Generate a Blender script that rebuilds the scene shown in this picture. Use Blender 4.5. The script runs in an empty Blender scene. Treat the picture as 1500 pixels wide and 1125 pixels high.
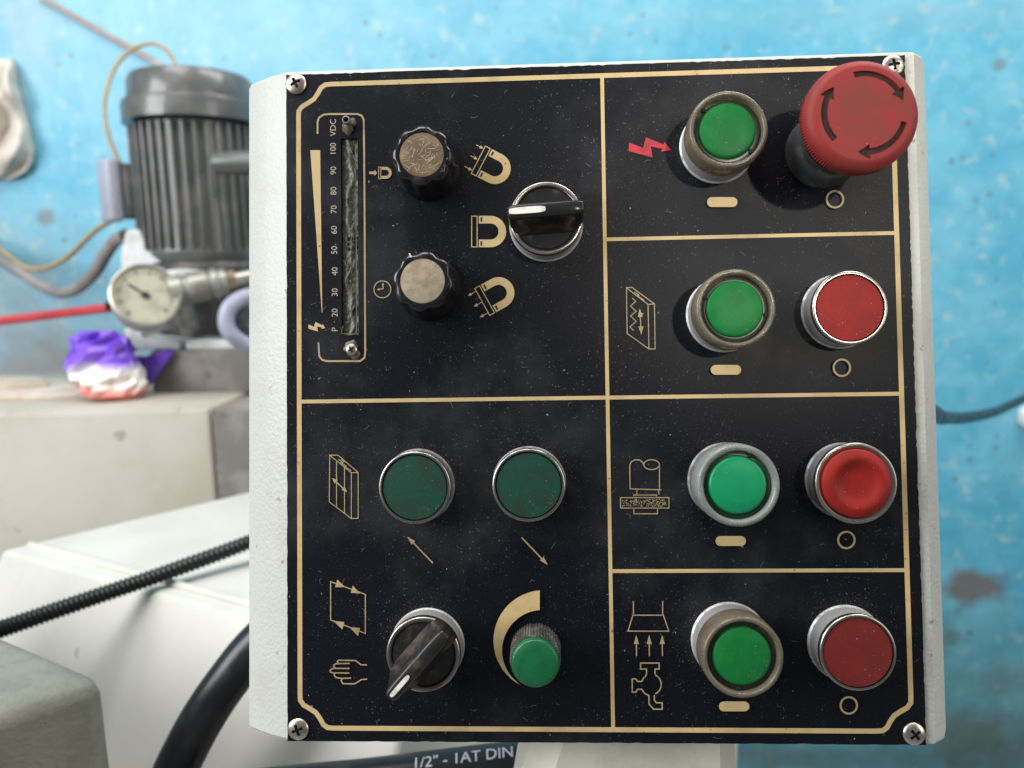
import bpy, bmesh, math, random
from mathutils import Vector, Matrix, noise as mnoise
random.seed(7)
R_ = math.radians
S = bpy.context.scene
C = S.collection
MM = 0.001

# ------------------------------------------------------------------ frame of the panel, camera
LEAN = R_(11.0)                                   # the console leans back by 11 degrees
ORG = Vector((0, 0, 1.15))                        # middle of the face plate
MP = Matrix.Translation(ORG) @ Matrix(((1, 0, 0, 0),
      (0, math.sin(LEAN), -math.cos(LEAN), 0),
      (0, math.cos(LEAN), math.sin(LEAN), 0), (0, 0, 0, 1)))
FPX = 1127.0
rv = Vector((-0.03547094, -0.04384772, 0.01329235))
RC = Matrix.Rotation(rv.length, 3, rv.normalized())          # panel -> camera rotation
TC = Vector((33.6061, -5.58448, -310.4307))
CP = -(RC.transposed() @ TC)                                 # camera in panel mm
cam_d = bpy.data.cameras.new('camera')
cam = bpy.data.objects.new('camera', cam_d); C.objects.link(cam)
cam.matrix_world = MP @ (Matrix.Translation(CP * MM) @ RC.transposed().to_4x4())
cam_d.sensor_width = 36.0; cam_d.lens = 36.0 * FPX / 1500.0
cam_d.clip_start = 0.01; cam_d.clip_end = 100
cam_d.dof.use_dof = True; cam_d.dof.focus_distance = 0.303; cam_d.dof.aperture_fstop = 9
S.camera = cam
CAMW = cam.matrix_world.translation.copy(); CROT = cam.matrix_world.to_3x3()

# ------------------------------------------------------------------ light
W_ = bpy.data.worlds.new('World'); S.world = W_; W_.use_nodes = True
W_.node_tree.nodes['Background'].inputs[0].default_value = (0.80, 0.90, 1.0, 1)
W_.node_tree.nodes['Background'].inputs[1].default_value = 0.16
S.view_settings.view_transform = 'Standard'; S.view_settings.look = 'None'
S.view_settings.gamma = 1; S.view_settings.exposure = 0; S.view_settings.use_curve_mapping = False

def aim(o, target):
    o.rotation_euler = (Vector(target) - o.location).to_track_quat('-Z', 'Y').to_euler()
def area(name, loc, target, sx, sy, power, col):
    l = bpy.data.lights.new(name, 'AREA'); l.shape = 'RECTANGLE'; l.size = sx; l.size_y = sy
    l.energy = power; l.color = col
    o = bpy.data.objects.new(name, l); C.objects.link(o); o.location = loc; aim(o, target); return o
area('window_light', (-1.75, -0.80, 1.9), (-0.15, 0.3, 1.0), 1.1, 1.3, 54, (0.97, 0.985, 1.0))
area('top_fill_light', (-0.65, -0.35, 3.1), (-0.42, 0.35, 0.8), 1.2, 0.9, 36, (1.0, 0.99, 0.96))  # overhead fill added to brighten the white casting front, not a known roof opening
area('roof_light', (1.0, 0.40, 3.1), (0.55, 1.15, 1.3), 1.6, 0.7, 42, (1.0, 0.98, 0.94))
area('right_fill_light', (1.7, -0.75, 1.75), (0.3, 0.4, 1.2), 0.8, 1.6, 15, (1.0, 0.93, 0.84))  # warm fill added to lift the box's right flank and wall, not a known door
sl = bpy.data.lights.new('doorway_light', 'SPOT'); sl.energy = 112; sl.color = (1.0, 0.93, 0.82)
sl.shadow_soft_size = 0.045; sl.spot_size = R_(6.4); sl.spot_blend = 0.75
so = bpy.data.objects.new('doorway_light', sl); C.objects.link(so)
so.location = MP @ Vector((0.74, 0.30, 2.3)); aim(so, MP @ Vector((0.075, 0.105, 0)))

# ------------------------------------------------------------------ helpers
def PP(px, py, h=0.0):
    """photo pixel -> (x, y) in mm on the plane h mm in front of the face plate"""
    d = RC.transposed() @ Vector(((px - 750) / FPX, (562.5 - py) / FPX, -1))
    s = (h - CP.z) / d.z
    p = CP + d * s
    return (p.x, p.y)
def ray(px, py):
    return CROT @ Vector(((px - 750) / FPX, (562.5 - py) / FPX, -1))
def at_y(px, py, Y):
    d = ray(px, py); return CAMW + d * ((Y - CAMW.y) / d.y)
def at_z(px, py, Z):
    d = ray(px, py); return CAMW + d * ((Z - CAMW.z) / d.z)
def at_d(px, py, D):
    return CAMW + ray(px, py) * D

def link(name, me, mat, parent=None, loc=None, rot=None):
    o = bpy.data.objects.new(name, me); C.objects.link(o)
    if mat is not None:
        for m in (mat if isinstance(mat, (list, tuple)) else [mat]): me.materials.append(m)
    if parent: o.parent = parent
    if loc is not None: o.location = loc
    if rot is not None: o.rotation_euler = rot
    return o
def tag(o, label=None, cat=None, group=None, kind=None):
    if label: o['label'] = label
    if cat: o['category'] = cat
    if group: o['group'] = group
    if kind: o['kind'] = kind
    return o
def finish(bm, name='m', angle=35, scale=1.0, smooth=True):
    if scale != 1.0: bmesh.ops.scale(bm, vec=(scale,) * 3, verts=bm.verts)
    bmesh.ops.recalc_face_normals(bm, faces=bm.faces)
    if smooth:
        for f in bm.faces: f.smooth = True
        for e in bm.edges:
            if len(e.link_faces) == 2 and e.calc_face_angle(0) > R_(angle): e.smooth = False
    me = bpy.data.meshes.new(name); bm.to_mesh(me); bm.free(); return me
def lathe(prof, n=64, cap_lo=False, cap_hi=False, rfun=None):
    """revolve (r, z) in mm about z"""
    bm = bmesh.new(); rings = []
    for r, z in prof:
        ring = []
        for i in range(n):
            a = 2 * math.pi * i / n
            rr = r * (rfun(a, z) if rfun else 1)
            ring.append(bm.verts.new((rr * math.cos(a), rr * math.sin(a), z)))
        rings.append(ring)
    for a, b in zip(rings, rings[1:]):
        for i in range(n):
            bm.faces.new((a[i], a[(i + 1) % n], b[(i + 1) % n], b[i]))
    if cap_lo: bm.faces.new(rings[0][::-1])
    if cap_hi: bm.faces.new(rings[-1])
    return bm
def polar(zf, rmax, nr, nt, mf=None, skirt=None):
    """disc height field z(r, a) in mm; mf(r,a) gives a material slot"""
    bm = bmesh.new(); c = bm.verts.new((0, 0, zf(0, 0))); rings = []
    for j in range(1, nr + 1):
        r = rmax * j / nr
        rings.append([bm.verts.new((r * math.cos(a), r * math.sin(a), zf(r, a)))
                      for a in (2 * math.pi * i / nt for i in range(nt))])
    if skirt:
        for r, z in skirt:
            rings.append([bm.verts.new((r * math.cos(a), r * math.sin(a), z))
                          for a in (2 * math.pi * i / nt for i in range(nt))])
    for i in range(nt):
        bm.faces.new((c, rings[0][i], rings[0][(i + 1) % nt]))
    for j in range(len(rings) - 1):
        for i in range(nt):
            f = bm.faces.new((rings[j][i], rings[j + 1][i], rings[j + 1][(i + 1) % nt], rings[j][(i + 1) % nt]))
            if mf and j < nr - 1:
                f.material_index = mf(rmax * (j + 1.5) / nr, 2 * math.pi * (i + .5) / nt)
    return bm
def loft(sections, n=64, power=5):
    """stack of superellipse outlines (z, cx, cy, half-length, half-width)"""
    bm = bmesh.new(); rings = []
    for z, cx, cy, hl, hw in sections:
        ring = []
        for i in range(n):
            a = 2 * math.pi * i / n; ca, sa = math.cos(a), math.sin(a)
            x = math.copysign(abs(ca) ** (2 / power), ca) * hl
            y = math.copysign(abs(sa) ** (2 / power), sa) * hw
            ring.append(bm.verts.new((cx + x, cy + y, z)))
        rings.append(ring)
    for a, b in zip(rings, rings[1:]):
        for i in range(n): bm.faces.new((a[i], a[(i + 1) % n], b[(i + 1) % n], b[i]))
    bm.faces.new(rings[-1]); bm.faces.new(rings[0][::-1])
    return bm
def box_bm(cx, cy, cz, sx, sy, sz, bev=0.0, seg=2, bm=None, mat=None):
    own = bm is None
    if own: bm = bmesh.new()
    M = Matrix.Translation((cx, cy, cz)) @ Matrix.Diagonal((sx, sy, sz, 1))
    if mat is not None: M = mat @ M
    r = bmesh.ops.create_cube(bm, size=1, matrix=M)
    if bev:
        es = list({e for v in r['verts'] for e in v.link_edges})
        bmesh.ops.bevel(bm, geom=es, offset=bev, segments=seg, affect='EDGES', profile=0.5)
    return bm
def prism(pts, z0, z1, bev=0, bm=None, seg=2):
    """closed xy outline extruded in z"""
    own = bm is None
    if own: bm = bmesh.new()
    lo = [bm.verts.new((x, y, z0)) for x, y in pts]; hi = [bm.verts.new((x, y, z1)) for x, y in pts]
    n = len(pts); fs = [bm.faces.new(hi), bm.faces.new(lo[::-1])]
    for i in range(n): fs.append(bm.faces.new((lo[i], lo[(i + 1) % n], hi[(i + 1) % n], hi[i])))
    if bev:
        es = list({e for f in fs for e in f.edges})
        bmesh.ops.bevel(bm, geom=es, offset=bev, segments=seg, affect='EDGES', profile=0.5)
    return bm
def catmull(pts, n=12):
    P = [Vector(p) for p in pts]; P = [P[0] * 2 - P[1]] + P + [P[-1] * 2 - P[-2]]; out = []
    for i in range(1, len(P) - 2):
        for k in range(n):
            t = k / n; a, b, c, d = P[i - 1], P[i], P[i + 1], P[i + 2]
            out.append(0.5 * ((2 * b) + (c - a) * t + (2 * a - 5 * b + 4 * c - d) * t * t + (3 * b - a - 3 * c + d) * t ** 3))
    out.append(P[-2]); return out
def tube_bm(path, rad, n=14, bm=None):
    """path: Vectors; rad: number or f(i)"""
    own = bm is None
    if own: bm = bmesh.new()
    rings = []; up = None
    for i, p in enumerate(path):
        t = (path[min(i + 1, len(path) - 1)] - path[max(i - 1, 0)]).normalized()
        if up is None: up = t.orthogonal().normalized()
        up = (up - t * up.dot(t)).normalized(); sd = t.cross(up)
        r = rad(i) if callable(rad) else rad
        rings.append([bm.verts.new(p + (up * math.cos(a) + sd * math.sin(a)) * r)
                      for a in (2 * math.pi * k / n for k in range(n))])
    for a, b in zip(rings, rings[1:]):
        for k in range(n): bm.faces.new((a[k], a[(k + 1) % n], b[(k + 1) % n], b[k]))
    bm.faces.new(rings[0][::-1]); bm.faces.new(rings[-1])
    return bm

# ------------------------------------------------------------------ materials
def sh(m): return m.node_tree.nodes['Principled BSDF']
def mat(name, col, rough=0.5, metal=0.0, col2=None, nscale=40.0, lo=0.45, hi=0.62, bump=0.0, bscale=600.0,
        rough2=None, detail=6.0, spec=0.5, coat=0.0, bdist=0.0003, speck=None, speck_s=900.0, speck_t=0.16,
        trans=0.0, ior=1.45, sub=0.0, fine=None):
    m = bpy.data.materials.new(name); m.use_nodes = True; nt = m.node_tree; N = nt.nodes; L = nt.links
    p = sh(m); p.inputs['Base Color'].default_value = (*col, 1); p.inputs['Roughness'].default_value = rough
    p.inputs['Metallic'].default_value = metal; p.inputs['Specular IOR Level'].default_value = spec
    p.inputs['Coat Weight'].default_value = coat; p.inputs['Transmission Weight'].default_value = trans
    p.inputs['IOR'].default_value = ior
    if sub:
        p.inputs['Subsurface Weight'].default_value = sub; p.inputs['Subsurface Scale'].default_value = 0.004
        p.inputs['Subsurface Radius'].default_value = (1, 1, 1)
    tc = N.new('ShaderNodeTexCoord'); oi = N.new('ShaderNodeObjectInfo')
    ad = N.new('ShaderNodeVectorMath'); ad.operation = 'ADD'
    L.new(tc.outputs['Object'], ad.inputs[0]); L.new(oi.outputs['Location'], ad.inputs[1])
    vec = ad.outputs[0]
    cur = None
    def ramp(src, a, b):
        r = N.new('ShaderNodeMapRange'); r.inputs[1].default_value = a; r.inputs[2].default_value = b
        r.interpolation_type = 'SMOOTHSTEP'; L.new(src, r.inputs[0]); return r.outputs[0]
    def mix(fac, a, b):
        x = N.new('ShaderNodeMix'); x.data_type = 'RGBA'
        L.new(fac, x.inputs[0])
        for s, v in ((6, a), (7, b)):
            if isinstance(v, tuple): x.inputs[s].default_value = (*v, 1)
            else: L.new(v, x.inputs[s])
        return x.outputs[2]
    if col2 is not None:
        n = N.new('ShaderNodeTexNoise'); n.inputs['Scale'].default_value = nscale; n.inputs['Detail'].default_value = detail
        n.inputs['Roughness'].default_value = 0.62
        L.new(vec, n.inputs['Vector']); f = ramp(n.outputs[0], lo, hi)
        cur = mix(f, col, col2)
        if rough2 is not None:
            r = N.new('ShaderNodeMapRange'); r.inputs[3].default_value = rough; r.inputs[4].default_value = rough2
            L.new(f, r.inputs[0]); L.new(r.outputs[0], p.inputs['Roughness'])
    if fine is not None:
        n = N.new('ShaderNodeTexNoise'); n.inputs['Scale'].default_value = fine[1]; n.inputs['Detail'].default_value = 4
        L.new(vec, n.inputs['Vector']); f = ramp(n.outputs[0], fine[2], fine[3])
        cur = mix(f, cur if cur is not None else col, fine[0])
    if speck is not None:
        v = N.new('ShaderNodeTexVoronoi'); v.inputs['Scale'].default_value = speck_s; L.new(vec, v.inputs['Vector'])
        sx = N.new('ShaderNodeSeparateColor'); L.new(v.outputs['Color'], sx.inputs[0])
        th = N.new('ShaderNodeMath'); th.operation = 'MULTIPLY'; L.new(sx.outputs[0], th.inputs[0]); L.new(sx.outputs[0], th.inputs[1])
        t2 = N.new('ShaderNodeMath'); t2.operation = 'MULTIPLY'; t2.inputs[1].default_value = speck_t; L.new(th.outputs[0], t2.inputs[0])
        lt = N.new('ShaderNodeMath'); lt.operation = 'LESS_THAN'; L.new(v.outputs['Distance'], lt.inputs[0]); L.new(t2.outputs[0], lt.inputs[1])
        n = N.new('ShaderNodeTexNoise'); n.inputs['Scale'].default_value = 22; n.inputs['Detail'].default_value = 3; L.new(vec, n.inputs['Vector'])
        mk = N.new('ShaderNodeMath'); mk.operation = 'MULTIPLY'; L.new(lt.outputs[0], mk.inputs[0]); L.new(ramp(n.outputs[0], 0.32, 0.68), mk.inputs[1])
        cur = mix(mk.outputs[0], cur if cur is not None else col, speck)
    if cur is not None: L.new(cur, p.inputs['Base Color'])
    if bump:
        n = N.new('ShaderNodeTexNoise'); n.inputs['Scale'].default_value = bscale; n.inputs['Detail'].default_value = 2
        L.new(vec, n.inputs['Vector'])
        b = N.new('ShaderNodeBump'); b.inputs['Strength'].default_value = bump; b.inputs['Distance'].default_value = bdist
        L.new(n.outputs[0], b.inputs['Height']); L.new(b.outputs[0], p.inputs['Normal'])
    return m

M = {}
M['coat'] = mat('powder_coat', (0.485, 0.495, 0.455), 0.42, col2=(0.45, 0.44, 0.39), nscale=30, lo=.5, hi=.75, bump=0.6, bscale=620, bdist=0.0004,
                fine=((0.30, 0.27, 0.2), 240, .67, .74))
M['plate'] = mat('black_plate', (0.0034, 0.0042, 0.0070), 0.43, spec=.22, col2=(0.021, 0.022, 0.0245), nscale=13, lo=.46, hi=.70, rough2=.65,
                 bump=0.35, bscale=900, bdist=0.00015, speck=(0.12, 0.12, 0.12), speck_s=820, speck_t=0.22,
                 fine=((0.021, 0.022, 0.025), 1500, .58, .76))
M['gold'] = mat('gold_print', (0.54, 0.40, 0.195), 0.5, col2=(0.43, 0.31, 0.15), nscale=60, lo=.45, hi=.7, fine=((0.16, 0.10, 0.05), 500, .66, .74))
M['gold_dim'] = mat('gold_print_thin', (0.40, 0.30, 0.16), 0.5, col2=(0.30, 0.22, 0.12), nscale=90, lo=.45, hi=.7)
M['redprint'] = mat('red_print', (0.48, 0.02, 0.04), 0.5, col2=(0.30, 0.02, 0.03), nscale=200)
M['scale_print'] = mat('scale_print', (0.42, 0.35, 0.26), 0.5)
M['chrome'] = mat('worn_chrome', (0.40, 0.375, 0.34), 0.28, 1.0, col2=(0.22, 0.18, 0.145), nscale=110, lo=.48, hi=.7, rough2=.42)
M['zinc'] = mat('dusty_zinc', (0.50, 0.51, 0.52), 0.5, 0.65, col2=(0.36, 0.34, 0.31), nscale=180, lo=.45, hi=.65, rough2=.7, bump=.3, bscale=1500)
M['zinc_dark'] = mat('dark_zinc', (0.26, 0.27, 0.29), 0.5, 0.6, col2=(0.16, 0.14, 0.13), nscale=180, lo=.42, hi=.65, rough2=.7, bump=.3, bscale=1500)
M['screw'] = mat('nickel_screw', (0.60, 0.54, 0.47), 0.3, 1.0, col2=(0.34, 0.28, 0.22), nscale=300, lo=.45, hi=.65, rough2=.5)
M['dark'] = mat('dark_recess', (0.006, 0.006, 0.007), 0.7)
M['red_cap'] = mat('red_cap', (0.25, 0.014, 0.011), 0.5, spec=.2, col2=(0.19, 0.014, 0.011), nscale=120, lo=.4, hi=.7, speck=(0.5, 0.25, 0.2), speck_s=340, speck_t=.09, bump=.12, bscale=1200)
M['red_cap_dark'] = mat('dark_red_cap', (0.15, 0.015, 0.012), 0.55, spec=.3, col2=(0.115, 0.014, 0.011), nscale=90, lo=.4, hi=.7, speck=(0.5, 0.3, 0.25), speck_s=320, speck_t=.10, bump=.15, bscale=1200)  # darker red for the bottom-row button
M['estop'] = mat('emergency_red', (0.22, 0.022, 0.021), 0.55, spec=.25, col2=(0.165, 0.028, 0.024), nscale=70, lo=.4, hi=.65, speck=(0.6, 0.4, 0.33), speck_s=330, speck_t=.09, bump=.12, bscale=900)
M['estop_recess'] = mat('arrow_recess', (0.045, 0.014, 0.012), 0.8, col2=(0.02, 0.01, 0.01), nscale=500)  # darker brown-red on the sunk arrow faces
M['green_flush'] = mat('dark_green_cap', (0.006, 0.048, 0.031), 0.45, col2=(0.014, 0.034, 0.024), nscale=110, lo=.44, hi=.66, bump=.3, bscale=500, speck=(0.12, 0.2, 0.16), speck_s=400, speck_t=.1, fine=((0.05, 0.04, 0.03), 420, .64, .72))
M['lens'] = mat('green_lens', (0.008, 0.16, 0.034), 0.45, spec=.2, col2=(0.006, 0.12, 0.028), nscale=70, lo=.4, hi=.7, speck=(0.3, 0.55, 0.35), speck_s=360, speck_t=.09)
M['lens_emerald'] = mat('emerald_lens', (0.003, 0.27, 0.105), 0.35, spec=.5, col2=(0.003, 0.21, 0.082), nscale=70, lo=.4, hi=.7, speck=(0.4, 0.6, 0.5), speck_s=360, speck_t=.08, sub=.25)
M['estop_base'] = mat('grey_housing', (0.026, 0.028, 0.030), 0.5, col2=(0.055, 0.053, 0.05), nscale=160, lo=.48, hi=.7, rough2=.7, speck=(0.3, 0.29, 0.27), speck_s=500, speck_t=.12)
M['lens_edge'] = mat('dark_green_edge', (0.004, 0.035, 0.014), 0.25)
M['lens_deep'] = mat('deep_olive', (0.018, 0.024, 0.015), 0.3)
M['guard'] = mat('smoky_guard', (0.40, 0.34, 0.25), 0.2, trans=0.72, col2=(0.25, 0.20, 0.14), nscale=120, lo=.4, hi=.7, rough2=.45, bump=.1, bscale=500)
M['guard_clear'] = mat('clear_guard', (0.58, 0.62, 0.59), 0.2, trans=0.7, col2=(0.44, 0.49, 0.46), nscale=120, lo=.4, hi=.7, rough2=.45, bump=.1, bscale=500)
M['bakelite'] = mat('black_bakelite', (0.010, 0.010, 0.012), 0.16, col2=(0.028, 0.024, 0.022), nscale=120, lo=.5, hi=.75, rough2=.45)
M['knob_disc'] = mat('scratched_disc', (0.13, 0.088, 0.052), 0.45, 0.3, col2=(0.24, 0.175, 0.105), nscale=110, lo=.40, hi=.66, rough2=.6)
M['knob_disc_dull'] = mat('dull_disc', (0.36, 0.295, 0.205), 0.6, 0.2, col2=(0.27, 0.215, 0.145), nscale=500, lo=.4, hi=.65, fine=((0.20, 0.155, 0.10), 110, .52, .74))
M['scratch'] = mat('bright_scratch', (0.46, 0.38, 0.26), 0.4, .3)
M['black_plastic'] = mat('black_plastic', (0.012, 0.012, 0.013), 0.24, col2=(0.03, 0.026, 0.023), nscale=150, lo=.5, hi=.75, rough2=.5)
M['dusty_plastic'] = mat('dusty_black_plastic', (0.014, 0.013, 0.013), 0.33, col2=(0.060, 0.042, 0.030), nscale=140, lo=.48, hi=.72, rough2=.75)
M['white_mark'] = mat('white_mark', (0.74, 0.71, 0.64), 0.5, col2=(0.55, 0.50, 0.42), nscale=200)
M['knurl'] = mat('grey_knurl', (0.055, 0.052, 0.050), 0.4, col2=(0.12, 0.10, 0.09), nscale=200, rough2=.7)
M['green_knob'] = mat('green_knob', (0.005, 0.12, 0.042), 0.36, col2=(0.007, 0.09, 0.034), nscale=100, speck=(0.3, 0.5, 0.35), speck_s=420, speck_t=.1, sub=.15)
M['olive'] = mat('broken_olive', (0.062, 0.065, 0.040), 0.4, col2=(0.085, 0.080, 0.055), nscale=60, lo=.4, hi=.65, bump=.6, bscale=260, bdist=.001, rough2=.5)
M['shard'] = mat('torn_plastic', (0.13, 0.115, 0.085), 0.5, col2=(0.08, 0.07, 0.05), nscale=200, bump=.3, bscale=500)
M['fleck'] = mat('pale_dust', (0.25, 0.24, 0.22), 0.85)
M['grime'] = mat('brown_grime', (0.11, 0.075, 0.05), 0.9, col2=(0.17, 0.15, 0.13), nscale=500)

# ------------------------------------------------------------------ the control box
BASE = Vector((0, -0.147, -0.040))
box = bpy.data.objects.new('control_box', None); C.objects.link(box)
box.matrix_world = MP @ Matrix.Translation(BASE)
tag(box, 'cream steel control box with black push button panel', 'control panel')
def part(name, me, m, parent=box, x=0, y=0, z=0, rot=0):
    """part of the box, position in panel mm"""
    o = link(name, me, m, parent, rot=(0, 0, rot))
    o.location = Vector((x, y, z)) * MM - BASE
    return o
def sub(name, me, m, parent, x=0, y=0, z=0, rot=0):
    return link(name, me, m, parent, loc=Vector((x, y, z)) * MM, rot=(0, 0, rot))

# face plate outline, slightly ragged
pc = [PP(419, 106), PP(1326, 84), PP(1357, 1092), PP(421, 1085)]
xl = (pc[0][0] + pc[3][0]) / 2; xr = (pc[1][0] + pc[2][0]) / 2; yt = (pc[0][1] + pc[1][1]) / 2; yb = (pc[2][1] + pc[3][1]) / 2
slot = [PP(499, 203), PP(524, 203), PP(525, 491), PP(501, 491)]
sx0 = (slot[0][0] + slot[3][0]) / 2; sx1 = (slot[1][0] + slot[2][0]) / 2; sy1 = slot[0][1]; sy0 = slot[3][1]
def ragged(a, b, n, amp):
    out = []
    for i in range(n):
        t = i / n; k = amp * (random.random() ** 3) * (0 if i == 0 else 1)
        dx, dy = b[0] - a[0], b[1] - a[1]; l = math.hypot(dx, dy)
        out.append((a[0] + dx * t - dy / l * -k * 0 + (-dy / l) * k, a[1] + dy * t + (dx / l) * k))
    return out
cs = [(xl, yb), (xr, yb), (xr, yt), (xl, yt)]
outl = ragged(cs[0], cs[1], 90, .3) + ragged(cs[1], cs[2], 220, .38) + ragged(cs[2], cs[3], 150, .38) + ragged(cs[3], cs[0], 90, .25)
hole = [(sx0, sy0), (sx1, sy0), (sx1, sy1), (sx0, sy1)]
def holed(outer, inner, z):
    bm = bmesh.new(); es = []
    for lp in (outer, inner):
        vs = [bm.verts.new((x, y, z)) for x, y in lp]
        es += [bm.edges.new((vs[i], vs[(i + 1) % len(vs)])) for i in range(len(vs))]
    bmesh.ops.triangle_fill(bm, use_beauty=True, edges=es)
    return bm
bm = holed(outl, hole, 0.0)
r = bmesh.ops.extrude_face_region(bm, geom=list(bm.faces))
bmesh.ops.translate(bm, verts=[v for v in r['geom'] if isinstance(v, bmesh.types.BMVert)], vec=(0, 0, -1.2))
plate = part('face_plate', finish(bm, scale=MM, smooth=False), M['plate'])
tag(plate, 'black printed metal plate with gold lines, dusty')

# enclosure: chamfered left and right flanks
x0, x1 = xl - 0.3, PP(1344, 78)[0] * .5 + PP(1369, 1093)[0] * .5
y0, y1 = yb - 0.5, (PP(430, 99)[1] + PP(1335, 75)[1]) / 2
prof = [(x0, -1.2), (x1, -1.2), (x1 + 5.5, -5.5), (x1 + 10.5, -14), (x1 + 13.0, -25), (x1 + 13, -82), (x0 - 21, -82), (x0 - 21, -14.5), (x0 - 19.5, -12.3), (x0 - 9, -5.3)]
bm = bmesh.new()
def rowv(y, ins=0.0, fz=0.0):
    return [bm.verts.new((x + (ins if x < 0 else -ins), y, z - (fz if z > -30 else 0))) for x, z in prof]
rws = [rowv(y0, 1.2, 1.2), rowv(y0 + .35, .35, .35), rowv(y0 + 1.2), rowv(y1 - 1.4), rowv(y1 - .4, .4, .4), rowv(y1, 1.4, 1.4)]
n = len(prof)
for k, (a, b) in enumerate(zip(rws, rws[1:])):
    for i in range(n):
        if i == 0 and k == 2: continue
        bm.faces.new((a[i], a[(i + 1) % n], b[(i + 1) % n], b[i]))
bm.faces.new(rws[0][::-1]); bm.faces.new(rws[-1])
fv = [rws[2][0], rws[2][1], rws[3][1], rws[3][0]]
es = [bm.edges.get((fv[i], fv[(i + 1) % 4])) for i in range(4)]
es = [e if e else bm.edges.new((fv[i], fv[(i + 1) % 4])) for i, e in enumerate(es)]
hv = [bm.verts.new((x, y, -1.2)) for x, y in hole]
es += [bm.edges.new((hv[i], hv[(i + 1) % 4])) for i in range(4)]
bmesh.ops.triangle_fill(bm, use_beauty=True, edges=es)
enc = part('enclosure', finish(bm, scale=MM, angle=24), M['coat'])

# ------------------------------------------------------------------ print on the plate
ZP = [0.10]
def zt():
    ZP[0] += 0.006; return ZP[0]
def stroke(pts, w, closed=False, bm=None):
    """mitred ribbon through (x, y) mm points"""
    own = bm is None
    if own: bm = bmesh.new()
    P = [Vector((p[0], p[1])) for p in pts]; n = len(P); z = zt(); L = []; Rr = []
    for i in range(n):
        a = P[i - 1] if (i > 0 or closed) else None; b = P[(i + 1) % n] if (i < n - 1 or closed) else None
        d0 = (P[i] - a).normalized() if a is not None else None
        d1 = (b - P[i]).normalized() if b is not None else None
        if d0 is None: d0 = d1
        if d1 is None: d1 = d0
        t = (d0 + d1)
        t = t.normalized() if t.length > 1e-6 else d1
        nrm = Vector((-t.y, t.x)); k = max(0.35, nrm.dot(Vector((-d1.y, d1.x))))
        o = nrm * (w / 2 / k)
        L.append(bm.verts.new((P[i].x + o.x, P[i].y + o.y, z))); Rr.append(bm.verts.new((P[i].x - o.x, P[i].y - o.y, z)))
    for i in range(n if closed else n - 1):
        j = (i + 1) % n; bm.faces.new((Rr[i], Rr[j], L[j], L[i]))
    return bm
def fill(pts, bm=None):
    own = bm is None
    if own: bm = bmesh.new()
    z = zt(); vs = [bm.verts.new((p[0], p[1], z)) for p in pts]
    f = bm.faces.new(vs); f.normal_update()
    if f.normal.z < 0: f.normal_flip()
    bmesh.ops.triangulate(bm, faces=[f]); return bm
def emit(name, bm, m, label=None):
    vs = list(bm.verts); c = sum((v.co for v in vs), Vector()) / len(vs); c.z = 0
    bmesh.ops.translate(bm, verts=vs, vec=-c)
    for f in bm.faces:
        if f.normal.z < 0: f.normal_flip()
    bmesh.ops.scale(bm, vec=(MM,) * 3, verts=bm.verts)
    me = bpy.data.meshes.new(name); bm.to_mesh(me); bm.free()
    o = sub(name, me, m, plate, c.x, c.y, 0)
    if label: o['label'] = label
    return o
def zm(ox, oy, s):
    return lambda *pts: [PP(ox + x / s, oy + y / s) for x, y in pts]
PXM = 0.277
# frame
hw, hh = 121.0, 131.8
og = [(0, 13.8), (0.1, 11), (1.5, 9.1), (4, 7.7), (6.5, 6.1), (8.1, 3.9), (9.5, 1.4), (11.2, 0.2), (13.8, 0)]
fr = [(-hw + a, hh - b) for a, b in og] + [(hw - a, hh - b) for a, b in og[::-1]] + \
     [(hw - a, -hh + b) for a, b in og] + [(-hw + a, -hh + b) for a, b in og[::-1]]
emit('frame_line', stroke(fr, 1.95, True), M['gold'], 'gold frame line with notched corners')
vx = (PP(881.7, 123)[0] + PP(898.4, 1062)[0]) / 2
emit('divider_line', stroke([(vx, hh), (vx, -hh)], 1.5), M['gold'])
ym = (PP(442, 588)[1] + PP(1320, 577)[1]) / 2
emit('divider_line', stroke([(-hw, ym), (hw, ym)], 1.55), M['gold'])
for a, b in (((888, 350), (1313, 342)), ((899, 837), (1328, 834.5))):
    yy = (PP(*a)[1] + PP(*b)[1]) / 2
    emit('divider_line', stroke([(vx, yy), (hw, yy)], 1.5), M['gold'])
# scale of the meter
z = zm(440, 150, 2.85)
emit('scale_bracket', stroke(z((72, 132), (72, 82), (78, 64), (96, 52), (120, 49), (238, 49), (256, 56), (265, 72), (268, 400), (271, 1045), (268, 1066), (250, 1080), (108, 1080), (90, 1074), (79, 1058), (76, 1003)), .75), M['gold_dim'])
emit('scale_wedge', fill(z((42, 200), (83, 200), (92, 878), (90, 878))), M['gold'])
boltp = [(148, 430), (208, 452), (220, 408), (296, 438), (296, 426), (326, 462), (284, 468), (289, 456), (240, 446), (248, 492), (147, 466)]
zb = zm(870, 60, 2.885)
emit('lightning_symbol', fill(zb(*boltp)), M['redprint'], 'red lightning arrow symbol')
zb = zm(400, 330, 3)
emit('lightning_symbol', fill(zb(*[((x - 145) / 181 * 75 + 155, (y - 408) / 84 * 42 + 425) for x, y in boltp])), M['gold'], 'gold lightning arrow symbol')
def text_mesh(s, size):
    cu = bpy.data.curves.new('t', 'FONT'); cu.body = s; cu.size = size; cu.align_x = 'CENTER'; cu.align_y = 'CENTER'
    cu.resolution_u = 3
    o = bpy.data.objects.new('t', cu); C.objects.link(o); bpy.context.view_layer.update()
    me = bpy.data.meshes.new_from_object(o.evaluated_get(bpy.context.evaluated_depsgraph_get()))
    bpy.data.objects.remove(o); return me
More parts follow.
